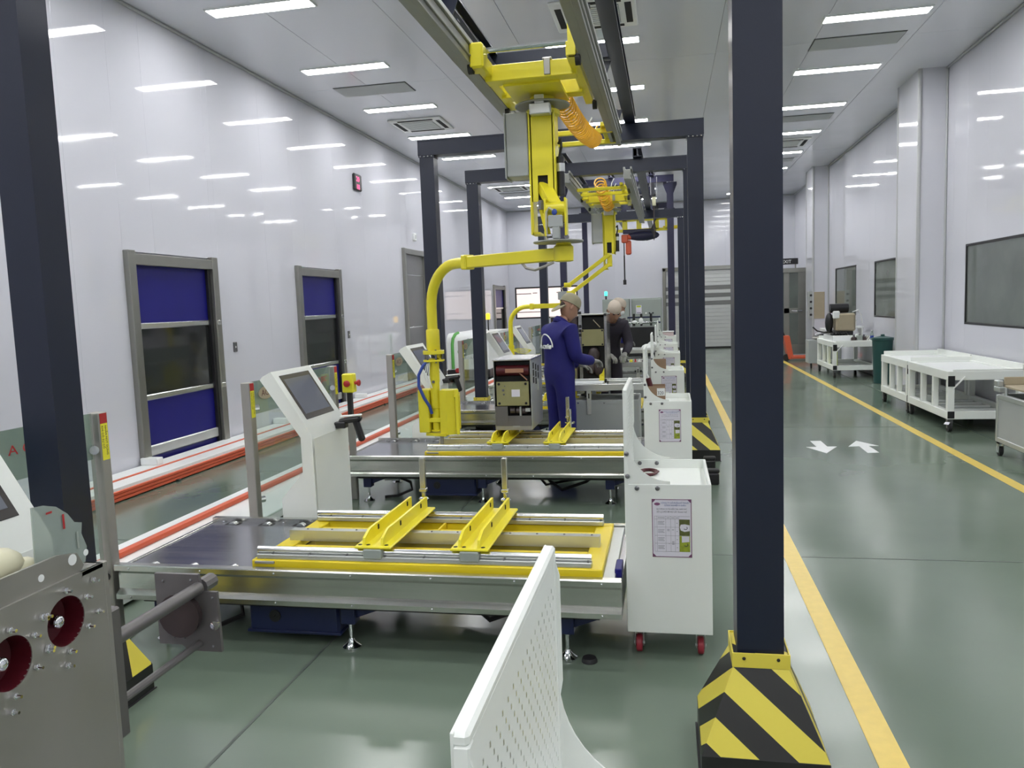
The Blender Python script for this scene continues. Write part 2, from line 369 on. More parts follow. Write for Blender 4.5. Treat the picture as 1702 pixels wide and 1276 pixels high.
# rolling shutter at the back
d5 = struct(MB().box(-.15, -.05, YB - .06, YB + .03, 0, 2.6, .006).box(1.99, 2.09, YB - .06, YB + .03, 0, 2.6, .006).box(-.15, 2.09, YB - .06, YB + .03, 2.5, 2.62, .006).build('door_5', M_frame))
z = .05; box('shutter_seal', M_rubber, d5, -.05, 1.99, YB, YB + .03, 0, .06, 0)
while z < 2.48:
    mm = M_slat
    if any(a <= z + .06 <= b for a, b in ((1.44, 1.55), (1.64, 1.73), (1.83, 1.95))): mm = M_doorgrey
    box('slat', mm, d5, -.05, 1.99, YB + .0, YB + .025, z, min(z + .118, 2.5), .008); z += .122

# open glazed door at the far right, with the exit sign above
d6 = struct(MB().box(3.70, 3.84, 22.2, 22.3, 0, 2.32, .006).box(2.6, 2.70, 22.2, 22.3, 0, 2.32, .006).box(2.70, 3.70, 22.2, 22.3, 2.2, 2.32, .006).build('door_6', M_frame))
MB().box(2.70, 3.70, 22.23, 22.27, .02, .28, .004).box(3.42, 3.70, 22.23, 22.27, .28, 2.2, .004).box(2.70, 3.42, 22.23, 22.27, 1.12, 1.26, .004).box(2.70, 2.78, 22.23, 22.27, .28, 2.2, .004).box(3.06, 3.2, 22.23, 22.27, .28, 2.2, .004).build('door_leaf', M_frame, d6)
box('pane', M_wglass, d6, 2.78, 3.42, 22.245, 22.255, .28, 2.2, 0)
box('green_blind', M_grn, d6, 2.78, 3.05, 22.35, 22.36, 1.3, 2.2, 0)
MB().cyl((3.25, 22.2, 1.18), (3.52, 22.2, 1.18), .018, 8).build('handle', M_chrome, d6)
es = box('exit_sign', M_black, None, 2.9, 3.42, 22.2, 22.24, 2.42, 2.58, .006); tag(es, 'small black lettered sign above the glazed door at the far right', 'sign')
MB().box(2.95, 2.98, 22.21, 22.24, 2.32, 2.43).box(3.34, 3.37, 22.21, 22.24, 2.32, 2.43).build('bracket', M_frame, es)
text('lettering', 'EXIT', .12, M_white2, es, (3.0, 22.198, 2.455), (1, 0, 0), (0, 0, 1))

# ------------------------------------------------------------------ ceiling lights, vents
def led(x, y, label):
    t = thing('ceiling_light', label, 'light', (x, y, ZC), 0, 'flat led ceiling lights')
    MB().box(-.57, .57, -.115, -.10, -.018, .004, .003).box(-.57, .57, .10, .115, -.018, .004, .003).box(-.57, -.552, -.10, .10, -.018, .004, .003).box(.552, .57, -.10, .10, -.018, .004, .003).build('frame', M_white2, t)
    box('diffuser', M_led, t, -.552, .552, -.10, .10, -.012, -.006, 0)
    return t
led0 = None
for rx, rn in ((-4.0, 'left'), (-.84, 'middle'), (2.35, 'right')):
    for k in range(-7, 9):
        y = 7.68 + 2.14 * k; vis = k + (1 if rn == 'left' else 0)
        if k < -1: lab = 'flat white led ceiling light of the %s row, %s one out of the frame' % (rn, ORD[-k])
        elif k == -1: lab = 'flat white led ceiling light of the %s row just above the top of the frame' % rn
        else: lab = 'flat white led ceiling light, %s from the viewer in the %s row' % (ORD[k], rn)
        if led0 is None: led0 = led(rx, y, lab)
        else: dup(led0, (rx, y, ZC), lab, 'flat led ceiling lights')
def hatch(x, y, label, wx=1.06, wy=.48):
    t = thing('ceiling_hatch', label, 'hatch', (x, y, ZC))
    MB().box(-wx / 2, wx / 2, -wy / 2, wy / 2, -.004, .003).build('gasket', M_black, t)
    box('panel', M_greyb, t, -wx / 2 + .012, wx / 2 - .012, -wy / 2 + .012, wy / 2 - .012, -.012, -.003, .002)
    return t
hatch(-4.0, 10.88, 'flat grey ceiling hatch nearest the viewer on the left')
hatch(2.34, 10.76, 'flat grey ceiling hatch nearest the viewer on the right')
hatch(2.34, 15.0, 'second flat grey ceiling hatch on the right, behind the near column')
hatch(-4.0, 22.0, 'thin ceiling hatch far back on the left behind the last lights')
hatch(2.34, 19.4, 'third flat grey ceiling hatch on the right, furthest back')
def cassette(x, y, label):
    t = thing('air_conditioner', label, 'air conditioner', (x, y, ZC), 0, 'ceiling cassette air conditioners')
    box('fascia', M_white2, t, -.45, .45, -.45, .45, -.03, .0, .02)
    box('grille', M_greyb, t, -.27, .27, -.27, .27, -.038, -.028, .004)
    for k in range(9): box('grille_bar', M_white2, t, -.26, .26, -.25 + k * .058, -.235 + k * .058, -.043, -.036, .001)
    for (a, b, c, d) in ((-.3, .3, -.40, -.33), (-.3, .3, .33, .40), (-.40, -.33, -.3, .3), (.33, .40, -.3, .3)):
        box('louvre', M_dark, t, a, b, c, d, -.034, -.029, .004)
    return t
cs = cassette(-4.02, 13.1, 'ceiling cassette air conditioner nearest on the left, between light rows')
dup(cs, (-.72, 8.85, ZC), 'ceiling cassette air conditioner in the middle behind the crane rails')
dup(cs, (-4.02, 20.9, ZC), 'ceiling cassette air conditioner far back on the left')
dup(cs, (2.4, 17.25, ZC), 'ceiling cassette air conditioner on the right beside the near column')

# ------------------------------------------------------------------ crane frames
def column_guard(root, x, y):
    m = MB(); a, b, h0, h1 = .20, .09, .11, .37
    lo = [(-a, -a, 0), (a, -a, 0), (a, a, 0), (-a, a, 0)]
    R = [[m.bm.verts.new((px * k, py * k, z)) for px, py, _ in lo] for k, z in ((1, .005), (1, h0), (b / a, h1), (b / a, h1 + .045))]
    m.loft(R, True); g = m.build('column_guard', M_haz, root, (x, y, 0), smooth=10)
    MB().box(-b - .003, b + .003, -b - .003, -b + .002, h1, h1 + .05, .001).box(-b - .003, b + .003, b - .002, b + .003, h1, h1 + .05, .001).box(-b - .003, -b + .002, -b, b, h1, h1 + .05, .001).box(b - .002, b + .003, -b, b, h1, h1 + .05, .001).build('collar', M_stripe, g)
    MB().box(-a - .008, a + .008, -a - .008, a + .008, 0, .005, .001).build('floor_flange', M_black, g)
    mm = MB()
    for sx in (-.055, .055):
        mm.ell((sx, -b - .004, h1 + .032), .006, .004, .006, 8, 5)
    mm.build('screws', M_black, g, kind='stuff')
    return g
def portal(root, y, M=M_navy, z=3.33, gusset=False, x0=-2.5, x1=.36):
    for xx in (x0 + .005, x1 - .15):
        c = MB()
        c.box(xx, xx + .15, y, y + .012, 0, z - .165).box(xx, xx + .15, y + .138, y + .15, 0, z - .165).box(xx, xx + .012, y + .012, y + .138, 0, z - .165).box(xx + .138, xx + .15, y + .012, y + .138, 0, z - .165).box(xx - .008, xx + .158, y - .008, y + .158, z - .175, z - .16).box(xx - .06, xx + .21, y - .06, y + .21, 0, .012)
        c.build('column', M, root)
        column_guard(root, xx + .075, y + .075)
        if gusset:
            for s in (-1, 1):
                X = xx + .075 + s * .075
                MB().prism([(X, z - .16), (X + s * .08, z - .16), (X + s * .08, z - .22), (X, z - .42)], 'y', y + .05, y + .10).build('gusset', M, root)
    b = MB()
    b.box(x0 - .01, x1 + .01, y, y + .15, z - .155, z - .142).box(x0 - .01, x1 + .01, y, y + .15, z - .012, z).box(x0 - .01, x1 + .01, y + .005, y + .02, z - .15, z - .005).box(x0 - .01, x0, y, y + .15, z - .155, z).box(x1, x1 + .01, y, y + .15, z - .155, z)
    b.build('cross_beam', M, root)
    bo = MB()
    for xx in (x0 + .005, x1 - .15):
        for k in range(4): bo.ell((xx + .015 + .04 * k, y - .012, z - .168), .008, .006, .008, 8, 4)
    bo.build('beam_bolts', M_alu, root, kind='stuff')
def crane_frame(name, label, y0, y1, M=M_navy, rails=True, z=3.33, zr=3.05, **kw):
    t = thing(name, label, 'crane frame', (0, 0, 0))
    portal(t, y0, M, z, **kw); portal(t, y1, M, z, **kw)
    if not rails: return t
    for xx in (-1.30, -.385):
        g = MB(); w_ = .105
        g.box(xx, xx + w_, y0 - .1, y1 + .15, z + .005, z + .015).box(xx, xx + w_, y0 - .1, y1 + .15, z + .10, z + .11).box(xx + w_ / 2 - .005, xx + w_ / 2 + .005, y0 - .1, y1 + .15, z + .01, z + .105)
        g.box(xx, xx + .008, y0 - .1, y1 + .15, z + .005, z + .11)
        g.build('girder', M, t)
    for k in (1,):
        yb = y0 + (y1 - y0) * .60
        MB().box(-1.24, -.33, yb, yb + .11, z + .01, z + .02).box(-1.24, -.33, yb, yb + .11, z + .10, z + .11).box(-1.24, -.33, yb, yb + .012, z + .02, z + .10).build('cross_brace', M, t)
    for xx, sg in ((-1.225, 1), (-.49, 1)):
        r = MB(); a = xx; 
        r.box(a, a + .085, y0 - .3, y1 - .4, zr + 0.000, zr + 0.110, .004).box(a + .055, a + .092, y0 - .3, y1 - .4, zr + -0.005, zr + 0.006, .003).box(a + .08, a + .097, y0 - .3, y1 - .4, zr + 0.040, zr + 0.050, .003).box(a + .078, a + .10, y0 - .3, y1 - .4, zr + 0.110, zr + 0.140, .003).box(a - .006, a + .02, y0 - .3, y1 - .4, zr + 0.100, zr + 0.140, .003)
        r.build('rail', M_rail, t)
        for yy in [y0 + .3 + (y1 - y0 - .9) * q / 3 for q in range(4)]:
            h = MB(); h.box(a - .02, a + .105, yy, yy + .05, zr + 0.140, zr + 0.150).box(a + .015, a + .07, yy + .012, yy + .03, zr + 0.150, z + .01)
            h.prism([(a + .07, zr + 0.150), (a + .12, z), (a + .01, z), (a + .01, zr + 0.150)], 'y', yy + .005, yy + .012)
            h.build('rail_hanger', M, t)
            cb = MB(); cb.box(a - .03, a + .03, yy - .01, yy + .05, zr + 0.115, zr + 0.135, .003).cyl((a, yy + .02, zr + 0.130), (a, yy + .02, zr + 0.190), .007, 8)
            cb.build('clamp', M_alu, t)
    return t
crA = crane_frame('crane_frame', 'navy steel crane frame nearest the viewer, its near columns framing the picture', 2.63, 8.0)
MB().box(-.30, -.285, 2.2, 7.6, 3.36, 3.38).build('cable_strip', M_alu, crA)
crB = crane_frame('crane_frame', 'second navy crane frame, its near left column between the first frame and the worker', 9.95, 15.6)
crC = crane_frame('crane_frame', 'furthest crane frame, violet navy with gusseted column heads, carrying the orange hoist', 18.75, 24.0, M_purple, True, 4.45, 3.66, gusset=True, x1=.17)

# ------------------------------------------------------------------ balancing manipulators
def coil(p0, p1, r, turns, wire, n=16):
    p0, p1 = Vector(p0), Vector(p1); d = p1 - p0; u, v = frame(d); pts = []
    for k in range(turns * n + 1):
        a = 2 * PI * k / n; q = p0 + d * (k / (turns * n)); sag = math.sin(PI * k / (turns * n)) * .04
        pts.append(q + u * (r * math.cos(a)) + v * (r * math.sin(a)) - Vector((0, 0, sag)))
    return pts
def trolley_top(t):
    tr = box('trolley_frame', M_yel, t, -.295, .285, -.45, -.33, 3.02, 3.12, .004)
    box('crossbar', M_yel, t, -.285, .275, .02, .14, 3.03, 3.12, .004)
    for a, b in ((-.315, -.25), (.255, .315)):
        box('end_truck', M_yel, t, a, b, -.72, .46, 3.05, 3.135, .004)
    MB().box(-.325, -.235, -.76, -.62, 3.02, 3.17, .012).build('end_block', M_yel, t)
    MB().prism([(.27, 3.05), (.315, 3.05), (.315, 3.11), (.27, 3.24)], 'y', -.74, -.69).build('end_plate', M_yel, t)
    for (a, b) in ((-.335, -.72), (.31, -.70), (-.335, .40), (.31, .40)):
        MB().cyl((a, b, 3.03), (a + .03, b, 3.03), .035, 12).build('wheel', M_rubber, t)
    MB().cyl((-.25, -.66, 3.145), (.27, -.66, 3.145), .016, 10).build('drive_shaft', M_chrome, t)
    MB().box(.085, .125, -.465, -.44, 3.03, 3.13, .003).box(.075, .135, -.46, -.33, 3.12, 3.135, .003).build('shaft_clip', M_steel2, t)
    box('mount_plate', M_yel, t, -.20, .17, -.36, .14, 3.005, 3.022, .003)
    return tr
def manipulator(name, label, loc):
    t = thing(name, label, 'manipulator', loc)
    trolley_top(t)
    MB().lathe((0, 0, 0), [(.085, 2.955), (.085, 3.01)], 18).build('neck', M_yel, t)
    MB().lathe((0, 0, 0), [(.0, 2.945), (.185, 2.945), (.19, 2.952), (.185, 2.958), (.0, 2.958)], 32).build('swivel_disc', M_rail, t, label='dark grey round swivel disc')
    MB().lathe((0, 0, 0), [(.09, 2.875), (.118, 2.885), (.118, 2.915), (.09, 2.93), (.075, 2.95)], 18).build('collar', M_yel, t)
    MB().box(-.065, .075, -.17, -.10, 2.862, 2.935, .006).box(-.03, .035, -.17, -.155, 2.93, 2.99, .004).build('brake_box', M_aluw, t)
    # mast with the slotted front
    m = MB(); a = .083
    m.box(-a, a, .07, .085, 2.32, 2.89).box(-a, -a + .012, -.085, .085, 2.08, 2.89).box(a - .012, a, -.085, .085, 2.30, 2.89)
    m.box(-a, a, -.085, -.073, 2.475, 2.89).box(-a, -.035, -.085, -.073, 2.30, 2.475).box(.035, a, -.085, -.073, 2.30, 2.475)
    m.box(-a - .008, -a + .004, -.09, .09, 2.08, 2.9).box(a - .004, a + .008, -.09, .09, 2.34, 2.9).box(-a, -.03, -.085, .085, 2.08, 2.095)
    m.build('mast', M_yel, t)
    box('mast_core', M_dark, t, -.055, .055, -.06, .065, 2.33, 2.86, 0)
    bx = box('control_box', M_greyb, t, -.245, -.095, -.10, .09, 2.475, 2.90, .006, label='grey control box on the mast')
    box('box_door', M_greyb, bx, -.255, -.245, -.11, .10, 2.465, 2.905, .003)
    MB().cyl((.115, -.02, 2.34), (.115, -.02, 2.60), .028, 12).build('air_cylinder', M_black, t)
    MB().cyl((.115, -.02, 2.50), (.115, -.02, 2.555), .031, 12).build('cylinder_band', M_aluw, t)
    MB().tube([(.11, -.02, 2.6), (.125, -.03, 2.66), (.12, .0, 2.72), (.1, .03, 2.70)], .010, 7).build('cylinder_hose', M_rubber, t)
    return t
m1 = manipulator('balancing_manipulator', 'yellow load balancing manipulator with gooseneck arm, hanging from the nearest crane frame', (-.82, 5.5, 0))
# folded links of the near manipulator
MB().bar((-.005, -.03, 2.41), (.09, -.19, 2.25), .085, .07, .006).build('upper_link', M_yel, m1)
el = MB().cyl((.035, -.19, 2.235), (.16, -.19, 2.235), .044, 16).build('elbow_barrel', M_yel, m1)
for xx in (.022, .158): box('elbow_plate', M_yel, el, xx, xx + .014, -.235, -.145, 2.05, 2.30, .004)
MB().bar((-.03, -.05, 2.30), (.04, -.17, 2.06), .022, .05, .004).build('lower_link', M_yel, m1)
box('yoke', M_yel, m1, .04, .15, -.21, -.13, 2.15, 2.205, .006)
bb = box('junction_box', M_greyb, m1, .052, .148, -.26, -.19, 2.105, 2.185, .006)
box('junction_stem', M_greyb, bb, .078, .128, -.262, -.215, 2.03, 2.11, .006)
MB().ell((.095, -.25, 2.205), .018, .014, .022, 10, 6).build('push_button', M_cyan, bb)
MB().tube([(.09, -.25, 2.215), (.06, -.25, 2.235), (.04, -.24, 2.21), (.035, -.23, 2.12), (.035, -.22, 2.02)], .008, 7).build('sleeved_hose', M_cream, m1)
MB().cyl((-.01, -.13, 2.24), (-.01, -.13, 2.30), .02, 8).cyl((.02, -.17, 2.03), (.02, -.17, 2.09), .012, 8).cyl((.165, -.22, 2.045), (.165, -.17, 2.045), .015, 8).cyl((.04, -.25, 2.05), (.075, -.25, 2.05), .014, 8).build('fittings', M_bolt, m1, kind='stuff')
MB().lathe((.10, -.13, 0), [(0, 2.012), (.168, 2.012), (.172, 2.018), (.168, 2.024), (0, 2.024)], 32).build('lower_disc', M_rail, m1, label='lower grey swivel disc')
MB().lathe((.13, -.10, 0), [(.05, 1.885), (.066, 1.89), (.068, 1.985), (.052, 2.0), (.05, 2.012)], 18).build('hub', M_yel, m1)
AP0, AP1 = Vector((.13, -.10, 1.937)), Vector((-.70, .47, 1.945))
MB().bar(AP0, AP1, .075, .088, .006).build('arm', M_yel, m1)
d_ = (AP1 - AP0).normalized(); d_.z = 0; d_.normalize()
MB().bar(AP1 - d_ * .04, AP1 + d_ * .02, .10, .112, .008).build('arm_flange', M_yel, m1)
G = [AP1 + d_ * .0, AP1 + d_ * .12]
c_ = AP1 + d_ * .13 - Vector((0, 0, .33))
G += [c_ + d_ * (.33 * math.sin(q)) + Vector((0, 0, .33 * math.cos(q))) for q in [PI / 2 * k / 10 for k in range(1, 11)]]
bottom = G[-1]; PX, PY = bottom.x, bottom.y
G.append(Vector((PX, PY, 1.40)))
MB().tube(G, .042, 16).build('gooseneck', M_yel, m1)
gp = MB().lathe((PX, PY, 0), [(.05, 1.43), (.055, 1.42), (.056, 1.26), (.052, 1.25)], 18).build('sleeve', M_yel, m1)
for z_, h_ in ((1.225, .032), (1.165, .016)): MB().lathe((PX, PY, 0), [(.085, z_), (.088, z_ + .003), (.088, z_ + h_ - .003), (.084, z_ + h_)], 20).build('flange', M_yel, gp)
bm_ = MB()
for k in range(6):
    q = PI / 3 * k; bm_.cyl((PX + .073 * math.cos(q), PY + .073 * math.sin(q), 1.155), (PX + .073 * math.cos(q), PY + .073 * math.sin(q), 1.265), .008, 8)
bm_.build('flange_bolts', M_bolt, gp, kind='stuff')
MB().prism([(PX - .01, 1.235), (PX + .05, 1.235), (PX + .05, 1.18), (PX + .07, 1.18)], 'y', PY - .03, PY + .03).build('rib', M_yel, gp)
lp = MB().lathe((PX, PY, 0), [(.041, 1.19), (.041, .78), (.036, .775), (.036, .70), (.034, .69), (.034, .60), (.045, .595), (.045, .585)], 16).build('lower_pipe', M_yel, m1)
MB().cyl((PX + .0, PY - .05, 1.0), (PX + .0, PY - .035, 1.0), .012, 8).build('pin', M_bolt, lp)
gr = box('gripper_shell', M_yel, m1, PX - .135, PX - .045, PY - .06, PY + .08, .58, .935, .006)
MB().prism([(PX + .045, PY - .05), (PX + .115, PY - .085), (PX + .175, PY - .05), (PX + .175, PY + .06), (PX + .045, PY + .06)], 'z', .565, .93).build('gripper_shell', M_yel, m1)
box('gripper_bar', M_yel, m1, PX + .185, PX + .212, PY - .07, PY - .05, .565, .935, .003)
MB().box(PX - .05, PX + .05, PY - .055, PY - .03, .665, .70, .003).box(PX - .05, PX + .19, PY + .05, PY + .07, .60, .90, .003).box(PX + .17, PX + .20, PY - .06, PY + .03, .60, .62, .003).box(PX + .17, PX + .20, PY - .06, PY + .03, .87, .89, .003).build('gripper_bridge', M_yel, m1)
MB().prism([(PX - .085, PY - .04), (PX + .10, PY - .09), (PX + .11, PY + .05), (PX - .04, PY + .09)], 'z', .552, .575).build('gripper_plate', M_yel, m1)
MB().cyl((PX + .045, PY - .02, .408), (PX + .045, PY - .02, .555), .016, 10).build('support_rod', M_steel2, m1)
MB().tube([(PX - .03, PY - .05, 1.17), (PX - .075, PY - .06, 1.14), (PX - .115, PY - .07, 1.06), (PX - .115, PY - .08, .97), (PX - .07, PY - .09, .87), (PX - .03, PY - .08, .80), (PX - .02, PY - .06, .74)], .013, 8).build('air_hose', M_cyan, m1, label='blue air hose bowed beside the pipe')
for k in range(3):
    MB().tube([(PX - .04 + .01 * k, PY - .06, 1.16), (PX - .07 + .02 * k, PY - .07, 1.05), (PX - .05 + .02 * k, PY - .06, .99 - .02 * k)], .004, 6).build('signal_wire', M_white2, m1)
MB().tube([(PX + .06, PY - .06, 1.0), (PX + .06, PY - .06, .93)], .004, 6).build('signal_wire', M_white2, m1)
MB().tube([Vector((.06, -.1, 1.885)), Vector((.0, -.1, 1.86)), Vector((-.08, -.04, 1.84)), Vector((-.16, .05, 1.86)), Vector((-.2, .11, 1.90))], .010, 7).build('cable_loop', M_steel2, m1)
# coil hose and its own little carriage
ht = thing('hose_carriage', 'yellow twin bar carriage behind the near mast that carries the coil hose', 'carriage', (-.82, 7.0, 0))
for yy in (-.05, .42): box('crossbar', M_yel, ht, -.31, .38, yy, yy + .04, 3.045 - .0, 3.085, .004)
for xx in (-.30, .30): box('end_truck', M_yel, ht, xx - .02, xx + .02, -.12, .50, 3.085, 3.12, .004)
MB().prism([(.36, 3.05), (.40, 3.05), (.40, 3.12), (.36, 3.15)], 'y', -.06, .44).build('end_plate', M_yel, ht)
for yy in (0, .44):
    MB().tube([(.16, yy, 3.06), (.17, yy + .03, 3.14), (.2, yy + .05, 3.20)], .006, 6).build('cable', M_white2, ht)
ch = MB().tube(coil((-.70, 5.6, 3.01), (-.60, 6.95, 2.99), .070, 25, 0), .0065, 6).build('coil_hose', M_hose)
tag(ch, 'orange spiral air hose stretched behind the near yellow mast', 'hose')
MB().tube([(-.60, 6.95, 3.05), (-.58, 7.0, 3.10), (-.57, 7.02, 3.12)], .008, 6).build('hose_end', M_hose, ch)

# second manipulator
m2 = manipulator('balancing_manipulator', 'yellow load balancing manipulator further back, its twin arms sloping down over the worker', (-.83, 11.9, 0))
for dz in (0, -.14):
    MB().bar((.0, -.10, 2.30 + dz), (-.60, -.30, 1.86 + dz), .05, .055, .006).build('sloping_link', M_yel, m2)
MB().bar((.0, -.06, 2.30), (.0, -.06, 2.12), .07, .10, .006).build('link_root', M_yel, m2)
MB().cyl((-.66, -.30, 1.87), (-.56, -.30, 1.87), .035, 12).build('elbow_barrel', M_yel, m2)
box('elbow_block', M_yel, m2, -.62, -.50, -.36, -.26, 1.62, 1.78, .006)
jb = box('junction_box', M_greyb, m2, -.75, -.62, -.36, -.26, 1.66, 1.78, .006)
MB().tube([(-.68, -.31, 1.78), (-.70, -.31, 1.83), (-.64, -.31, 1.86), (-.58, -.33, 1.80)], .007, 6).build('sleeved_hose', M_cream, m2)
MB().lathe((-.68, -.3, 0), [(.05, 1.55), (.05, 1.66)], 14).build('hub', M_yel, m2)
MB().bar((-.66, -.3, 1.575), (-1.18, -.22, 1.575), .06, .07, .006).build('arm', M_yel, m2)
MB().bar((-1.14, -.226, 1.575), (-1.19, -.218, 1.575), .08, .09, .006).build('arm_flange', M_yel, m2)
G = [Vector((-1.16, -.22, 1.575)), Vector((-1.24, -.21, 1.575))] + [Vector((-1.25 - .26 * math.sin(q), -.21 + .03 * math.sin(q), 1.315 + .26 * math.cos(q))) for q in [PI / 2 * k / 8 for k in range(1, 9)]] + [Vector((-1.51, -.18, .95))]
MB().tube(G, .034, 14).build('gooseneck', M_yel, m2)
MB().lathe((-1.51, -.18, 0), [(.045, 1.0), (.045, .84), (.055, .835), (.055, .80), (.034, .79), (.034, .45)], 14).build('lower_pipe', M_yel, m2)
box('gripper_shell', M_yel, m2, -1.62, -1.56, -.24, -.10, .48, .80, .006); box('gripper_shell', M_yel, m2, -1.46, -1.38, -.26, -.10, .48, .80, .006)
box('gripper_bridge', M_yel, m2, -1.58, -1.42, -.14, -.11, .52, .76, .006)
for k in range(4):
    MB().tube([(-1.50, -.2, .93), (-1.40, -.22, .95 - .02 * k), (-1.28, -.22, .94 - .025 * k), (-1.20, -.2, .92)], .005, 6).build('signal_wire', M_stick, m2)
ch2 = MB().tube(coil((-.86, 10.7, 3.20), (-.82, 11.75, 2.98), .075, 12, 0), .010, 6).build('coil_hose', M_hose)
tag(ch2, 'orange spiral air hose bunched at the second manipulator', 'hose')
ht2 = dup(ht, (-.86, 10.5, 0), 'yellow twin bar hose carriage of the second crane')

# hoist of the third crane
t = thing('chain_hoist', 'small orange electric chain hoist hanging from the furthest yellow bridge', 'hoist', (-1.03, 20.2, .40))
MB().box(-.08, .08, -.08, .08, 2.66, 2.86, .02).build('hoist_body', M_orange, t)
MB().cyl((.08, 0, 2.80), (.16, 0, 2.80), .07, 12).build('motor', M_orange, t)
MB().box(0.02, .16, -.06, .06, 2.36, 2.72, .03).build('chain_bag', M_orange, t)
MB().cyl((-.02, 0, 2.35), (-.02, 0, 2.66), .012, 8).cyl((-.02, 0, 1.72), (-.02, 0, 2.35), .018, 8).build('chain', M_rubber, t)
MB().cyl((-.02, 0, 1.62), (-.02, 0, 1.74), .04, 8).build('hook', M_rubber, t)
MB().tube([(.1, 0, 2.86), (.3, 0, 2.80), (.55, 0, 2.70), (.8, 0, 2.76)], .015, 6).build('cable', M_rubber, t)
t = thing('bridge_beam', 'yellow box frame bridge of the furthest crane above the orange hoist', 'crane bridge', (-.28, 20.2, .30))
for z_ in (3.02, 3.28): MB().box(-.95, .35, -.05, .05, z_, z_ + .07, .006).build('beam', M_yel, t)
for xx in (-.8, -.45, -.02, .25): MB().box(xx, xx + .12, -.05, .05, 3.05, 3.32, .006).build('upright', M_yel, t)
box('beam', M_yel2, t, .2, .62, .1, .2, 3.06, 3.14, .006)
t2 = thing('hoist_trolley', 'dark violet hoist trolley slung under the yellow bridge', 'trolley', (-.62, 20.2, .36))
MB().ell((.05, 0, 2.86), .40, .12, .13, 16, 8).build('drum', M_purple, t2)
box('bracket', M_purple, t2, -.45, .3, -.06, .06, 2.92, 3.02, .01)
ck = thing('control_pendant', 'bundle of black pendant cables hanging beside the furthest bridge', 'cables', (-.30, 19.6, .2))
for k in range(5): MB().tube([(.0 + .03 * k, 0, 3.7), (.02 * k, 0, 3.4), (.05 - .03 * k, .02, 3.1), (.0, .02, 2.85 + .03 * k)], .012, 6).build('cable', M_rubber, ck)
pc = thing('pendant_switch', 'small cream and black switch box on a pole beside the far beam', 'switch', (-.22, 14.9, .42))
box('housing', M_cream, pc, -.03, .04, -.03, .03, 2.9, 3.06, .01); box('cap', M_black, pc, -.03, .04, -.03, .03, 3.06, 3.11, .01)
MB().cyl((.0, 0, 2.35), (.0, 0, 2.9), .012, 8).build('pole', M_brown, pc)
MB().cyl((-.05, .02, 3.1), (-.05, .02, 3.42), .006, 6).cyl((.06, .02, 3.05), (.06, .02, 3.42), .006, 6).build('hanger', M_alu, pc)

# ------------------------------------------------------------------ floor tracks on the left
t = thing('transfer_track', 'long white floor track with stacked orange conductor bars along the left wall', 'track', (-4.97, 0, 0))
box('track_plate', M_white2, t, -.20, .20, YF + .1, 24.5, .10, .135, .004)
box('track_plate', M_white2, t, -.20, -.02, YF + .1, 24.5, .135, .15, .003)
box('track_web', M_black, t, .10, .16, YF + .1, 24.5, .0, .10, .0)
for z_ in (.025, .058, .09): MB().box(.165, .215 - (.09 - z_) * .1, YF + .1, 24.5, z_ - .014, z_ + .014, .005).build('conductor_bar', M_orange, t)
MB().box(-.01, .012, YF + .1, 24.5, .135, .147, .004).build('conductor_bar', M_orange, t)
for yy in (5.2, 6.9, 9.6, 12.4): box('end_stub', M_white2, t, -.21, -.02, yy - .05, yy + .05, .15, .22, .006)
for k in range(14): box('clip', M_black, t, .20, .235, 1.0 + k * 1.45, 1.05 + k * 1.45, .003, .02, .003)
t = thing('transfer_track', 'white floor track with one orange conductor tube beside the roller tables', 'track', (-3.3, 0, 0))
box('track_plate', M_white2, t, -.33, -.20, YF + .1, 24.0, .0, .105, .004)
box('track_plate', M_white2, t, -.18, .30, YF + .1, 24.0, .02, .085, .004)
MB().cyl((-.17, YF + .1, .105), (-.17, 24.0, .105), .028, 10).build('conductor_tube', M_orange, t)
for k in range(8): box('foot_block', M_grey2, t, .10, .29, .6 + 2.76 * k, .7 + 2.76 * k, .0, .02, .002)
for yy in (1.70, 4.25, 7.0, 10.24, 12.6, 16.1): MB().box(.31, .56, yy - .03, yy + .55, .0, .012, .003).build('console_plinth', M_white2, t)

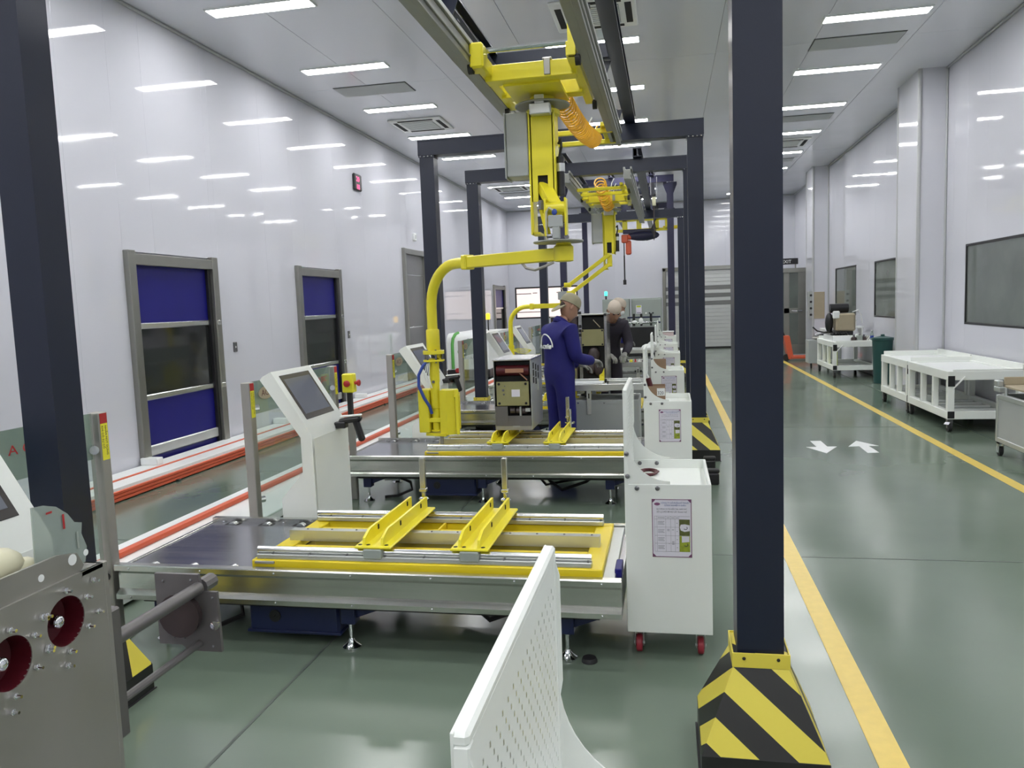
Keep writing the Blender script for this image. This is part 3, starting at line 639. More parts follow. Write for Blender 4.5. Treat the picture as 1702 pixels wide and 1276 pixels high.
# guard glass barriers
def barrier(y, label):
    t = thing('glass_barrier', label, 'barrier', (-2.75, y, 0), 0, 'glass barriers along the track')
    for yy in (0, 1.35):
        p = MB().box(-.032, .032, yy - .032, yy + .032, 0, 1.155, .004).box(-.06, .06, yy - .06, yy + .06, 0, .012, .002).build('post', M_steel2, t)
        s = box('sticker', M_stick, p, .0325, .0335, yy - .024, yy + .024, .92, 1.10, 0, label='yellow lettered sticker')
        box('sticker_head', M_red, p, .0325, .0337, yy - .024, yy + .024, 1.10, 1.15, 0)
        text('lettering', 'NHẤN NÚT DỪNG', .017, M_ink, p, (.0342, yy + .004, 1.09), (0, 0, -1), (0, 1, 0), .0002)
        text('lettering', 'KHI CÓ SỰ CỐ', .017, M_ink, p, (.0342, yy - .018, 1.09), (0, 0, -1), (0, 1, 0), .0002)
        for zz in (.35, .98): MB().cyl((-.01, yy + (.03 if yy == 0 else -.03), zz), (.03, yy + (.075 if yy == 0 else -.075), zz), .022, 10).build('glass_clamp', M_chrome, t)
    box('glass_pane', M_glass, t, -.006, .006, .045, 1.305, .20, 1.155, .001)
    box('printed_band', M_film, t, -.0075, -.0062, .045, 1.305, .93, 1.153, 0, label='frosted band with red lettering')
    text('lettering', 'A CHÂU JSC', .060, M_red, t, (.0078, .80, 1.045), (0, 1, 0), (0, 0, 1), .0004, sx=1.3)
    MB().prism([(.235 + .11 * math.cos(q), 1.065 + .045 * math.sin(q)) for q in [2 * PI * k / 24 for k in range(24)]], 'x', .0076, .0080).build('emblem', M_tan, t); text('lettering', 'ACS', .06, M_darkred, t, (.0082, .165, 1.045), (0, 1, 0), (0, 0, 1), .0004, sx=1.2)
    return t
b0 = barrier(2.0, 'glass barrier with red letters beside the nearest column, its end post stickered yellow')
for k, lab in ((1, 'glass barrier with red letters behind the near white console'), (2, 'glass barrier with steel posts beside the yellow gripper'), (3, 'glass barrier in front of the white and green shuttle'), (4, 'glass barrier far back behind the third console'), (5, 'furthest glass barrier beside the blue worker')):
    dup(b0, (-2.75, 2.0 + 2.76 * k, 0), lab)
t = thing('emergency_stop', 'yellow emergency stop box with red button on a black stalk by the glass barrier', 'switch', (-2.70, 6.22, 0))
MB().box(.025, .075, -.025, .025, 0, .72, .006).build('stand', M_steel2, t)
box('stalk', M_rubber, t, .03, .07, -.02, .02, .70, .93, .004)
box('housing', M_stick, t, .0, .10, -.04, .04, .92, 1.08, .008)
MB().lathe((.06, -.04, 1.0), [(.014, 0), (.014, .025), (.026, .027), (.028, .042), (.02, .048), (0, .05)], 16, (0, -1, 0)).build('button', M_red, t)
MB().lathe((.10, .0, 1.0), [(.014, 0), (.014, .025), (.026, .027), (.028, .042), (.02, .048), (0, .05)], 16, (1, 0, 0)).build('button', M_red, t)

# ------------------------------------------------------------------ operator consoles
def console(y, label):
    t = thing('operator_console', label, 'console', (-2.3, y, 0), 0, 'white operator consoles')
    poly = [(.0, 1.262), (.235, .885), (.243, .0), (-.02, .0), (-.02, .56), (.055, .64), (.165, .67), (.168, .875), (-.072, 1.22), (-.06, 1.24)]
    poly = [(.0, 1.262), (.235, .885), (.243, .0), (.02, .0), (.02, .50), (.165, .66), (.165, .87), (-.072, 1.215), (-.055, 1.235)]
    MB().prism(poly, 'y', 0, .52).build('body', M_white, t)
    MB().box(.2435, .2455, .01, .51, .02, .865, .0008).build('front_cover', M_white, t)
    u = Vector((.235, 0, -.377)).normalized(); n = Vector((.377, 0, .235)).normalized(); o = Vector((0, 0, 1.262))
    def slab(name, m, a, b, y0, y1, h, k=0.):
        M = Matrix(((u.x, 0, n.x, o.x), (u.y, 1, n.y, o.y), (u.z, 0, n.z, o.z), (0, 0, 0, 1)))
        return MB().box(a, b, y0, y1, k, h, .002, M=M).build(name, m, t)
    bz = slab('bezel', M_bezel, .035, .345, .06, .45, .004)
    sc = slab('screen', M_screen, .065, .31, .085, .425, .0055, .003)
    sc.parent = bz
    e = slab('edge_label', M_white2, .06, .12, .025, .04, .0015)
    return t
c0 = console(1.73, 'white operator console at the left edge of the picture, only its screen showing')
for k, lab in ((1, 'white operator console nearest the viewer, in front of the blue door, with a black scanner'), (2, 'white operator console behind the hanging yellow gripper'), (3, 'white operator console beside the white and green shuttle'), (4, 'white operator console with tilted screen just left of the blue worker'), (5, 'furthest white operator console')):
    dup(c0, ((0, -2.3, -2.40, -2.34, -2.45, -2.3)[k], (0, 4.25, 7.0, 10.24, 12.6, 16.1)[k], 0), lab)
def scanner(y, label):
    t = thing('barcode_scanner', label, 'scanner', (-2.03, y, .93), 0, 'barcode scanners on the consoles')
    MB().bar((-.02, -.0, -.02), (.13, .0, .0), .05, .035, .012).build('head', M_black, t)
    MB().bar((-.01, .0, .012), (.13, .0, .022), .035, .012, .004).build('top_plate', M_white2, t)
    MB().bar((.09, 0, -.01), (.13, 0, -.145), .035, .045, .012, up=(1, 0, 0)).build('grip', M_black, t)
    box('holder', M_black, t, -.045, .03, -.03, .03, -.06, -.02, .006)
    return t
s0 = scanner(4.62, 'black barcode scanner on the right edge of the near console')
dup(s0, (-2.13, 7.40, .93), 'black barcode scanner on the console behind the yellow gripper')

# ------------------------------------------------------------------ roller tables
ZT = .405
def table(y, label):
    t = thing('roller_table', label, 'conveyor', (0, y, 0), 0, 'stainless roller tables')
    x0, x1 = -2.69, -.216
    pf = [(.04, ZT), (.004, ZT), (0, ZT - .006), (0, ZT - .03), (.028, ZT - .05), (.028, .278), (0, .255), (0, .232), (.05, .232), (.05, ZT - .05), (.04, ZT - .05)]
    MB().prism(pf, 'x', x0, x1).build('front_channel', M_steel, t)
    pb = [(.9 - a, b) for a, b in pf]
    MB().prism(pb, 'x', x0, x1).build('back_channel', M_steel, t)
    MB().box(x0 + .003, x1, .038, .865, ZT - .034, ZT - .024).build('deck', M_deck, t)
    MB().box(x0, x0 + .02, .04, .86, ZT - .055, ZT - .018, .003).box(x1 - .012, x1, .03, .87, .24, ZT - .03, .002).build('end_plate', M_steel, t)
    MB().box(x1 - .10, x1 - .03, .05, .85, ZT - .024, ZT - .008, .002).build('end_rail', M_aluw, t)
    box('end_stop', M_dblue, t, x1 - .035, x1 - .004, .12, .26, ZT - .03, ZT + .012, .004)
    n = 0; bo = MB()
    for k in range(11):
        xx = x0 + .16 + .215 * k
        for yy in (.065, .80):
            MB().box(xx - .045, xx + .045, yy - .005, yy + .042, ZT - .0245, ZT - .0232).build('roller_slot', M_dark, t)
            MB().cyl((xx, yy - .0, ZT - .040), (xx, yy + .036, ZT - .040), .030, 14).build('roller', M_alu, t)
    for k in range(7):
        xx = x0 + .08 + .385 * k
        for zz in (ZT - .018, .244): bo.ell((xx, -.001, zz), .006, .004, .006, 8, 5)
        bo.ell((xx, .846, ZT - .02), .006, .004, .006, 8, 5)
    bo.build('rivets', M_chrome, t, kind='stuff')
    for xx in (-2.50, -1.51, -.47):
        for yy in (.10, .80):
            MB().box(xx - .035, xx + .035, yy - .035, yy + .035, .125, .235, .004).build('leg', M_sblue, t)
            MB().cyl((xx, yy, .03), (xx, yy, .13), .010, 8).lathe((xx, yy, 0), [(.045, .002), (.045, .008), (.018, .03), (.012, .045)], 14).build('levelling_foot', M_chrome, t)
        MB().prism([(xx + .03, .23), (xx + .25, .23), (xx + .03, .15)], 'y', .09, .11).build('brace', M_sblue, t)
    MB().box(x0 + .1, x1 - .1, .06, .84, .20, .232, .004).build('under_frame', M_rubber, t)
    mb = box('motor_box', M_sblue, t, -2.04, -1.57, .10, .55, .055, .222, .012)
    box('box_lip', M_sblue, mb, -2.05, -1.56, .09, .56, .055, .07, .004)
    MB().lathe((-1.9, .10, .14), [(.03, 0), (.03, .006), (.006, .007), (.006, .012), (0, .012)], 12, (0, -1, 0)).build('cover', M_black, mb)
    for xx in (-2.02, -1.845): MB().lathe((xx, .09, .215), [(.018, 0), (.018, .012), (.012, .014), (0, .014)], 8, (0, -1, 0)).build('bolt', M_bolt, mb)
    box('cable_duct', M_white2, t, -2.44, -2.30, .30, .42, .13, .17, .006)
    MB().tube([(-2.3, .33, .15), (-2.2, .3, .12), (-2.18, .28, .06), (-2.3, .25, .012), (-2.4, .2, .012)], .012, 6).build('cable', M_rubber, t)
    MB().tube([(-1.1, .5, .2), (-1.0, .45, .1), (-.9, .4, .04), (-.7, .45, .10), (-.55, .5, .2)], .014, 6).tube([(-1.2, .6, .2), (-1.05, .5, .06), (-.85, .5, .10), (-.6, .55, .12)], .012, 6).build('cable', M_rubber, t)
    return t
tb = table(3.3, 'low stainless roller table nearest the viewer, carrying the yellow frame')
TY = [3.3, 6.06, 8.82, 11.58, 14.34, 17.1]
TL = ['', 'low stainless roller table under the switchgear beside the yellow gripper', 'low stainless roller table behind the worker in blue', 'low stainless roller table, fourth from the viewer', 'low stainless roller table, fifth from the viewer', 'low stainless roller table furthest back', ]
for k in range(1, 5): dup(tb, (0, TY[k], 0), TL[k])
dup(tb, (0, .54, 0), 'low stainless roller table beneath the steel unit at the lower left, out of the frame')

def pallet(y, label):
    t = thing('slide_frame', label, 'frame', (0, y, ZT + .029), 0, 'yellow slide frames')
    x0, x1 = -1.985, -.30
    box('side_beam', M_yel2, t, x0, x1, .065, .125, -.052, -.004, .004)
    box('side_beam', M_yel2, t, x0 + .1, x1 - .09, .17, .34, -.052, -.012, .004)
    box('side_beam', M_yel2, t, x0 + .1, x1 - .09, .54, .66, -.052, -.012, .004)
    box('side_beam', M_yel2, t, x0 + .0, x1, .765, .82, -.052, -.008, .004)
    for a in (x0, x1 - .09): box('end_beam', M_yel2, t, a, a + .09, .125, .765, -.05, -.010, .004)
    for a in (-1.22, -1.02): box('tie_bar', M_yel2, t, a, a + .012, .54, .765, -.05, -.002, .002)
    box('side_beam', M_yel2, t, -1.45, -.75, .66, .72, -.050, -.040, .002)
    for a in (-1.12, -.90): box('slot', M_dark, t, a, a + .09, .565, .605, -.0125, -.0110, 0)
    for yy in (.10, .77):
        r = MB().box(x0 + .02, x1 - .05, yy - .022, yy + .03, -.004, .020, .003).build('rail_bed', M_aluw, t)
        MB().cyl((x0 + .02, yy + .004, .036), (x1 - .05, yy + .004, .036), .017, 12).box(x0 + .02, x1 - .05, yy - .003, yy + .011, .015, .034).build('slide_rail', M_alu, t)
        sc = MB()
        for k in range(9): sc.ell((x0 + .1 + .19 * k, yy - .014, .021), .006, .006, .004, 8, 4)
        sc.build('screws', M_bolt, t, kind='stuff')
    MB().prism([(.40, -.012), (.46, -.012), (.46, .040), (.40, .044)], 'x', x0 + .03, x1 - .04).build('middle_bar', M_aluw, t)
    sc = MB()
    for k in range(12): sc.ell((x0 + .12 + .135 * k, .43, .043), .006, .006, .004, 8, 4)
    sc.build('screws', M_bolt, t, kind='stuff')
    box('lock_plate', M_steel2, t, x0 + .02, x0 + .12, .055, .09, -.02, -.008, .002)
    for k, xx in enumerate((-1.37, -.905)):
        yy0 = .07
        cr = MB().box(xx - .09, xx + .09, yy0 - .0, .80, .060, .072, .004).build('cross_carrier', M_yel, t)
        for a in (-.055, .035):
            MB().prism([(yy0 + .02, .072), (yy0 + .03, .105), (yy0 + .10, .132), (.79, .132), (.79, .072)], 'x', xx + a, xx + a + .012).build('web', M_yel, cr)
        for a, b, c in ((-.062, .26, .110), (-.062, .70, .110), (.028, .33, .110), (.028, .66, .110)):
            MB().box(xx + a, xx + a + .022, b, b + .028, c - .018, c + .018, .008).build('slot', M_dark, cr)
        for a in (-.07, -.03, .06):
            MB().lathe((xx + a, yy0 + .03, .0722), [(.010, 0), (.010, .001), (0, .001)], 10).build('hole', M_dark, cr)
        for yb in (.065, .745): MB().box(xx - .045, xx + .045, yb, yb + .055, .012, .060, .005).build('slider_block', M_grey2, cr)
        lp = MB().box(xx - .015 + .02, xx + .015 + .02, .80, .83, .17, .345, .003).box(xx + .0, xx + .04, .795, .835, .155, .175, .004).cyl((xx + .02, .815, .07), (xx + .02, .815, .16), .012, 8).build('locating_post', M_steel, t)
        MB().ell((xx + .02, .815, .115), .03, .02, .012, 10, 6).build('collar', M_chrome, lp)
    return t
p0 = pallet(3.3, 'yellow slide frame with two angled carriers lying on the near roller table')
for k, lab in ((1, 'yellow slide frame under the switchgear on the second roller table'), (2, 'yellow slide frame on the third roller table behind the worker'), (3, 'yellow slide frame on the fourth roller table'), (4, 'yellow slide frame on the fifth roller table')):
    dup(p0, (0, TY[k], ZT + .029), lab)

# ------------------------------------------------------------------ white tool trolleys
def poster(root, y):
    p = thing0 = MB().box(-.083, .087, y - .0012, y, .475, .735).build('poster', M_paper, root, label='printed inspection sheet with table')
    X0, X1, Z0, Z1 = -.083, .087, .475, .735; Y = y - .0013
    def r(a, b, c, d, m, nm): return MB().box(a, b, Y - .0006, Y, c, d).build(nm, m, p)
    fr = MB()
    for (a, b, c, d) in ((X0, X1, Z1 - .003, Z1), (X0, X1, Z0, Z0 + .003), (X0, X0 + .003, Z0, Z1), (X1 - .003, X1, Z0, Z1)): fr.box(a, b, Y - .0006, Y, c, d)
    for (sx, sz, cx, cz) in ((1, -1, X0, Z1), (-1, -1, X1, Z1), (1, 1, X0, Z0), (-1, 1, X1, Z0)):
        fr.prism([(cx, cz), (cx + sx * .018, cz), (cx + sx * .010, cz + sz * .010), (cx, cz + sz * .018)], 'y', Y - .0006, Y)
    fr.build('border', M_bord, p)
    text('heading', 'CÔNG TY CỔ PHẦN KỸ THUẬT', .0085, M_inkb, p, (.017, Y - .0006, .7155), (1, 0, 0), (0, 0, 1), .0003, 'CENTER')
    text('heading', 'CÔNG NGHIỆP Á CHÂU', .0085, M_inkb, p, (.017, Y - .0006, .7045), (1, 0, 0), (0, 0, 1), .0003, 'CENTER')
    text('heading', 'QUY ĐỊNH VỊ TRÍ KIỂM TRA, GIÁM SÁT', .0085, M_inkg, p, (.002, Y - .0006, .688), (1, 0, 0), (0, 0, 1), .0003, 'CENTER', sx=.86)
    text('heading', 'SIẾT LỰC ĐỐI VỚI MÁY CẮT TRUNG THẾ', .0085, M_inkg, p, (.002, Y - .0006, .675), (1, 0, 0), (0, 0, 1), .0003, 'CENTER', sx=.82)
    MB().prism([(-.072 + .012 + .013 * math.cos(q), .713 + .0065 * math.sin(q)) for q in [2 * PI * k / 14 for k in range(14)]], 'y', Y - .0006, Y).build('emblem', M_bord, p)
    g = MB(); xs = [-.072, -.062, -.024, -.003, .016, .033, .079]; zs = [.659, .646, .610, .572, .537, .500]
    for xx in xs[:6]: g.box(xx - .0004, xx + .0004, Y - .0006, Y, .500, .659)
    for i, zz in enumerate(zs):
        g.box(-.072, .033 if i else .079, Y - .0006, Y, zz - .0004, zz + .0004)
    g.build('table_grid', M_inkg, p)
    wl = MB()
    for i in range(4):
        zc = (zs[i + 1] + zs[i + 2]) / 2
        for q in range(3): wl.box(-.058, -.030 - .004 * (q % 2), Y - .0006, Y, zc + .006 - .006 * q, zc + .0078 - .006 * q)
        wl.box(.022, .027, Y - .0006, Y, zc - .001, zc + .001)
    for (a, b, z_) in ((-.018, -.008, .60), (-.018, -.008, .594), (.002, .011, .598), (.002, .012, .545), (.002, .012, .539), (.002, .012, .533), (-.012, -.009, .535), (-.058, -.028, .652), (-.02, -.007, .652), (.0, .013, .652), (.019, .030, .652)): wl.box(a, b, Y - .0006, Y, z_ - .001, z_ + .001)
    wl.build('table_text', M_inkg, p, kind='stuff')
    r(.034, .079, .572, .645, M_photo, 'photo'); r(.034, .079, .500, .571, M_photo2, 'photo')
    ov = MB().prism([(.036, .610), (.040, .596), (.056, .590), (.078, .594), (.078, .620), (.057, .624), (.040, .622)], 'y', Y - .0011, Y).prism([(.044, .542), (.076, .545), (.076, .570), (.044, .570)], 'y', Y - .0011, Y).build('photo_label', M_paper, p)
    for (cx, cz) in ((.060, .607), (.062, .532)):
        MB().tube([(cx + .008 * math.cos(q), Y - .0012, cz + .006 * math.sin(q)) for q in [-2.6 + .45 * k for k in range(9)]], .0013, 5).build('arrow_mark', M_ink, p)
    return p
def trolley(y, label):
    t = thing('tool_trolley', label, 'trolley', (0, y, 0), 0, 'white tool trolleys')
    x0, x1, D = -.182, .172, .56
    MB().box(x0 - .018, x1, 0, .012, .125, .80, .002).box(x1 - .012, x1, .012, D, .125, .80, .002).box(x0 - .018, x1, D - .012, D, .125, .80, .002).box(x0 - .018, x0 - .006, .012, D - .012, .125, .80, .002).box(x0 - .006, x1 - .012, .012, D - .012, .125, .14, .002).build('cabinet', M_white, t)
    box('tray', M_white, t, x0, x1 - .010, .010, D - .010, .745, .757, .001)
    MB().box(x0 - .018, x0, .0, D, .797, .81, .001).box(x0 - .018, x0 - .014, 0, D, .8, 1.218, .001).box(x0 - .018, x0, 0, .018, .8, 1.205, .002).box(x0 - .018, x0, D - .018, D, .8, 1.205, .002).box(x0 - .018, x0, .0, D, 1.203, 1.218, .004).box(x0 - .006, x0 - .001, .016, D - .016, .8, 1.205, .001).build('pegboard', M_white, t)
    h = MB()
    for i in range(19):
        for j in range(22):
            yy = .035 + .0305 * i + (.015 if j % 2 else 0); zz = .815 + .0165 * j
            if yy < D - .03:
                h.box(x0 - .0014, x0 - .0002, yy - .0018, yy + .0018, zz - .0032, zz + .0032)
    h.build('perforations', M_alu, t, kind='stuff', label='rows of small slots punched in the pegboard')
    for yy in (.002, D - .006):
        W, H, xa = .180, .182, x0
        poly = [(xa, .775), (xa, 1.19), (xa + .006, 1.17), (xa + .006, .995)] + [(xa + W - W * math.cos(q), 1.0 - .006 - H * math.sin(q)) for q in [PI / 2 * k / 12 for k in range(1, 13)]] + [(xa + W, .775)]
        MB().prism(poly, 'y', yy, yy + .004).build('gusset', M_white, t)
    for (bx, bz) in ((x0 - .006, .935), (x0 - .004, .835), (x0 + .036, .782), (x0 + .125, .782)):
        MB().lathe((bx, .0, bz), [(.0105, 0), (.0105, .003), (.006, .008), (0, .009)], 10, (0, -1, 0)).build('bolt', M_bolt, t)
    for (bx, bz) in ((x0 + .03, .782), (x0 + .115, .782)): MB().lathe((bx, D - .012, bz), [(.0105, 0), (.0105, .003), (.006, .008), (0, .009)], 10, (0, -1, 0)).build('bolt', M_bolt, t)
    for i, xx in enumerate((x0 + .03, x1 - .05)):
        for j, yy in enumerate((.09, D - .09)):
            c = MB().lathe((xx - .014, yy, .040), [(.0, 0), (.034, .0), (.040, .004), (.040, .024), (.034, .028), (0, .028)], 16, (1, 0, 0)).build('caster_wheel', M_wheelred, t)
            MB().box(xx - .021, xx - .017, yy - .018, yy + .022, .03, .12, .002).box(xx + .017, xx + .021, yy - .018, yy + .022, .03, .12, .002).box(xx - .03, xx + .03, yy - .035, yy + .035, .115, .125, .002).cyl((xx - .024, yy, .040), (xx + .024, yy, .040), .007, 8).build('fork', M_aluw, c)
    poster(t, 0.)
    return t
tr0 = trolley(3.43, 'white tool trolley with posted sheet, in full view at the end of the near table')
TRY = [(.65, 'white tool trolley nearest the viewer, only its perforated back panel in the picture'), (6.31, 'white tool trolley with a cardboard box numbered 320 on it'), (9.12, 'white tool trolley with a plain brown cardboard box, third in the row'), (12.07, 'white tool trolley, fourth in the row behind the cardboard boxes'), (14.72, 'white tool trolley, fifth in the row'), (17.8, 'white tool trolley furthest back beside the grey cabinet')]
for y_, l_ in TRY: dup(tr0, (0, y_, 0), l_)
# things on the trolleys
t = MB().tube([(-.105 + (.032 + .004 * (k // 12)) * math.cos(PI * k / 6), 3.84 + .06 * math.sin(PI * k / 6), .762 + .002 * (k // 12)) for k in range(49)], .005, 6).build('cable_coil', M_darkred); tag(t, 'dark red coil of cable lying in the tray of the near trolley', 'cable')
def carton(x, y, label, num=None):
    t = thing('cardboard_box', label, 'box', (x, y, .757))
    MB().box(-.075, .075, 0, .004, 0, .162, .001).box(-.075, .075, .156, .16, 0, .162, .001).box(-.075, -.071, .004, .156, 0, .162, .001).box(.071, .075, .004, .156, 0, .162, .001).box(-.066, .066, .004, .156, 0, .004).build('carton', M_card, t)
    if num:
        box('number_label', M_white2, t, .010, .072, -.0015, 0, .085, .145, 0)
        text('number', num, .038, M_ink, t, (.014, -.0017, .095), (1, 0, 0), (0, 0, 1), .0004, sx=.85)
    return t
carton(-.105, 6.335, 'open cardboard box labelled 320 on the second trolley', '320')
carton(-.105, 9.15, 'plain brown cardboard box on the third trolley in the row')
t = thing('marker_tube', 'dark red tube with a white nozzle leaning out of the 320 box', 'tube', (-.115, 6.40, .79))
MB().cyl((0, 0, .0), (-.05, .0, .19), .022, 12).build('tube_body', M_darkred, t); MB().cyl((-.05, 0, .19), (-.075, 0, .27), .012, 10, .004).build('nozzle', M_white2, t)
t = thing('parts_box', 'pink lidded parts box on the furthest trolley', 'box', (-.02, 17.9, .757)); box('tub', M_pink, t, -.10, .14, 0, .3, 0, .13, .01); box('lid', M_white2, t, -.11, .15, -.01, .31, .13, .145, .004)
t = thing('white_bag', 'crumpled white bag on top of the fourth trolley board', 'bag', (-.30, 11.9, .80))
MB().ell((0, 0, .09), .10, .12, .07, 10, 7).ell((.06, .05, .14), .07, .06, .05, 9, 6).build('bag_body', M_white2, t)

# ------------------------------------------------------------------ switchgear units
def switchgear(x, y, z, label, h=.575, tall=False):
    t = thing('switchgear_unit', label, 'switchgear', (x, y, z))
    W, D = .315, .56
    box('side_plate', M_aluw, t, W - .006, W, 0, D, 0, h, .001)
    box('side_plate', M_steel, t, 0, .006, 0, D, 0, h, .001)
    box('back_plate', M_steel2, t, .006, W - .006, D - .006, D, 0, h, 0)
    box('top_plate', M_alu, t, -.006, W + .004, -.006, D, h, h + .012, .002)
    box('bottom_plate', M_steel2, t, .004, W - .004, .002, D, -.005, .03, .001)
    box('inner_void', M_dark, t, .008, W - .008, .06, .50, .03, h - .01, 0)
    MB().cyl((.02, .05, h - .085), (W - .02, .05, h - .085), .045, 14).build('insulator', M_darkred, t)
    box('name_strip', M_copper, t, .10, .255, -.004, 0.0, h - .10, h - .066, .001)
    MB().bar((.21, .02, h - .10), (.28, .02, h - .165), .018, .008, .001).build('copper_bar', M_copper, t)
    zp0, zp1 = h * .35, h * .70
    pl = box('cover_plate', M_zinc, t, .022, W - .02, -.012, -.004, zp0, zp1, .002)
    for a in (.045, W - .045):
        for b in (zp0 + .02, zp1 - .02): MB().lathe((a, -.012, b), [(.011, 0), (.011, .004), (0, .005)], 10, (0, -1, 0)).build('screw', M_black, pl)
    box('rating_label', M_paper, pl, .15, .22, -.0135, -.012, zp0 + .075, zp0 + .135, 0)
    for (a, b, c) in ((.08, .13, .011), (.085, .095, .008), (.095, .165, .005)): MB().lathe((a, -.012, zp0 + b), [(c, 0), (c, .006), (0, .007)], 8, (0, -1, 0)).build('stud', M_bolt, pl)
    box('lower_panel', M_guide, t, .11, W - .008, -.002, .004, .03, h * .20, .001)
    box('lower_panel', M_guide, t, .006, .11, -.002, .004, .03, h * .34, .001)
    for k in range(3): MB().cyl((.13 + .05 * k, .03, h * .27), (.17 + .05 * k, .03, h * .27), .028, 10).build('spring_drum', M_brown, t)
    MB().box(.21, .225, .0, .03, h * .20, h * .33).box(.26, .30, -.0, .03, h * .26, h * .31).build('latch', M_aluw, t)
    box('nameplate', M_greyb, t, .15, .21, -.004, -.002, .02, .032, 0)
    for j in range(3):
        for k in range(3): MB().box(W, W + .003, .10 + .12 * k, .145 + .12 * k, h - .20 + .06 * j - .02 * k, h - .16 + .06 * j - .02 * k + .012, .004).build('vent_slot', M_dark, t)
    box('earth_tab', M_aluw, t, W, W + .012, .30, .36, h - .28, h - .19, .002)
    return t
sg = switchgear(-1.43, 6.36, .572, 'open switchgear unit with a zinc cover plate, left of the worker in blue')
for (a, b, l_) in ((-.66, .0, 1), (-.9, .30, 2)): pass
t = thing('switchgear_unit', 'tall open switchgear cabinet behind the gloved hand of the worker', 'switchgear', (-1.02, 9.12, .572))
box('side_plate', M_steel, t, -.0, .04, -.0, .55, 0, .90, .002); box('side_plate', M_steel, t, .295, .325, -.0, .55, 0, .90, .002)
box('back_plate', M_brown, t, .04, .295, .45, .46, 0, .88, 0); box('top_plate', M_aluw, t, -.01, .33, -.01, .55, .885, .897, .002)
pl = box('cover_plate', M_zinc, t, .035, .29, -.012, -.003, .53, .72, .002)
for a in (.05, .275):
    for b in (.545, .705): MB().lathe((a, -.012, b), [(.011, 0), (.011, .004), (0, .005)], 10, (0, -1, 0)).build('screw', M_black, pl)
box('inner_void', M_dark, t, .041, .294, .05, .40, .02, .86, 0)
MB().bar((.17, .02, .83), (.25, .02, .74), .016, .008, .001).build('copper_bar', M_tan, t)
MB().ell((.17, .03, .42), .07, .05, .10, 12, 8).ell((.13, .03, .27), .06, .05, .08, 12, 8).ell((.22, .03, .26), .06, .05, .09, 12, 8).build('breaker_pole', M_brown, t)
for k in range(3): box('side_terminal', M_black, t, .005, .035, -.004, 0.0, .64 + .05 * k, .675 + .05 * k, .002)
MB().cyl((.02, -.01, .90), (.02, -.01, .93), .018, 8).cyl((.31, -.01, .87), (.31, -.01, .90), .016, 8).build('lug', M_rubber, t)
box('bottom_plate', M_steel2, t, 0, .325, .0, .55, -.005, .02, .001)
t = thing('switchgear_unit', 'dark switchgear cabinet with a round white boss, half hidden behind the worker', 'switchgear', (-1.34, 9.10, .572))
box('housing', M_brown, t, 0, .305, 0.0, .50, 0, .87, .004)
MB().lathe((.235, 0, .50), [(.014, .0), (.034, .0), (.034, .012), (.026, .016), (.014, .012)], 16, (0, -1, 0)).build('boss', M_white2, t)
box('cover_plate', M_zinc, t, .16, .29, -.010, 0, .04, .27, .002); box('insulator', M_darkred, t, .05, .29, -.006, 0.0, .62, .72, .003)
box('top_plate', M_alu, t, -.005, .31, -.01, .5, .87, .88, .002)
t = thing('switchgear_unit', 'small distant switchgear cabinet with a zinc plate beside the grey cabinets', 'switchgear', (-.95, 14.6, .572))
box('housing', M_brown, t, 0, .17, 0, .5, 0, .72, .003); box('cover_plate', M_zinc, t, .015, .155, -.01, 0, .30, .52, .002); MB().bar((.06, -.01, .63), (.12, -.01, .57), .014, .01).build('copper_bar', M_tan, t)
box('side_plate', M_steel, t, -.02, 0, 0, .5, 0, .95, .002)

# carriers hold the small leftovers on the second table
t = thing('withdrawn_stud', 'steel stud standing on the right carrier under the switchgear', 'bolt', (-.86, 6.84, .507))
MB().cyl((0, 0, 0), (0, 0, .17), .012, 8).lathe((0, 0, 0), [(.04, .04), (.04, .055), (.02, .06)], 12).build('stud_shaft', M_chrome, t)

# ------------------------------------------------------------------ the steel unit at the lower left
t = thing('breaker_truck', 'large steel plated breaker truck with two dark red round openings at the lower left edge', 'breaker truck', (-1.15, .58, .45))
D = .80
H = MB()
OPEN = ((.69, .575), (.555, .553))
fp = MB()
def loop(pts):
    vs = [fp.bm.verts.new(p) for p in pts]; return [fp.bm.edges.new((vs[i], vs[(i + 1) % len(vs)])) for i in range(len(vs))]
ed = loop([(0, 0, 0), (0, D, 0), (0, D, .655), (0, 0, .655)])
for yy, zz in OPEN: ed += loop([(0, yy + .048 * math.cos(2 * PI * k / 32), zz + .048 * math.sin(2 * PI * k / 32)) for k in range(32)])
bmesh.ops.triangle_fill(fp.bm, use_beauty=True, edges=ed)
ex = bmesh.ops.extrude_face_region(fp.bm, geom=list(fp.bm.faces))
for v in ex['geom']:
    if isinstance(v, bmesh.types.BMVert): v.co.x -= .006
fp.build('front_plate', M_steel2, t)
box('end_plate', M_steel2, t, -.32, -.006, D - .008, D, .0, .655, .001)
box('end_plate', M_steel2, t, -.32, -.006, 0, .008, .0, .655, .001)
box('top_edge', M_steel2, t, -.32, 0, D - .06, D, .645, .655, .001)
box('inner_wall', M_dark, t, -.34, -.32, 0, D, .0, .62, 0)
box('edge_channel', M_steel2, t, -.02, .0, D, D + .014, .0, .655, .002)
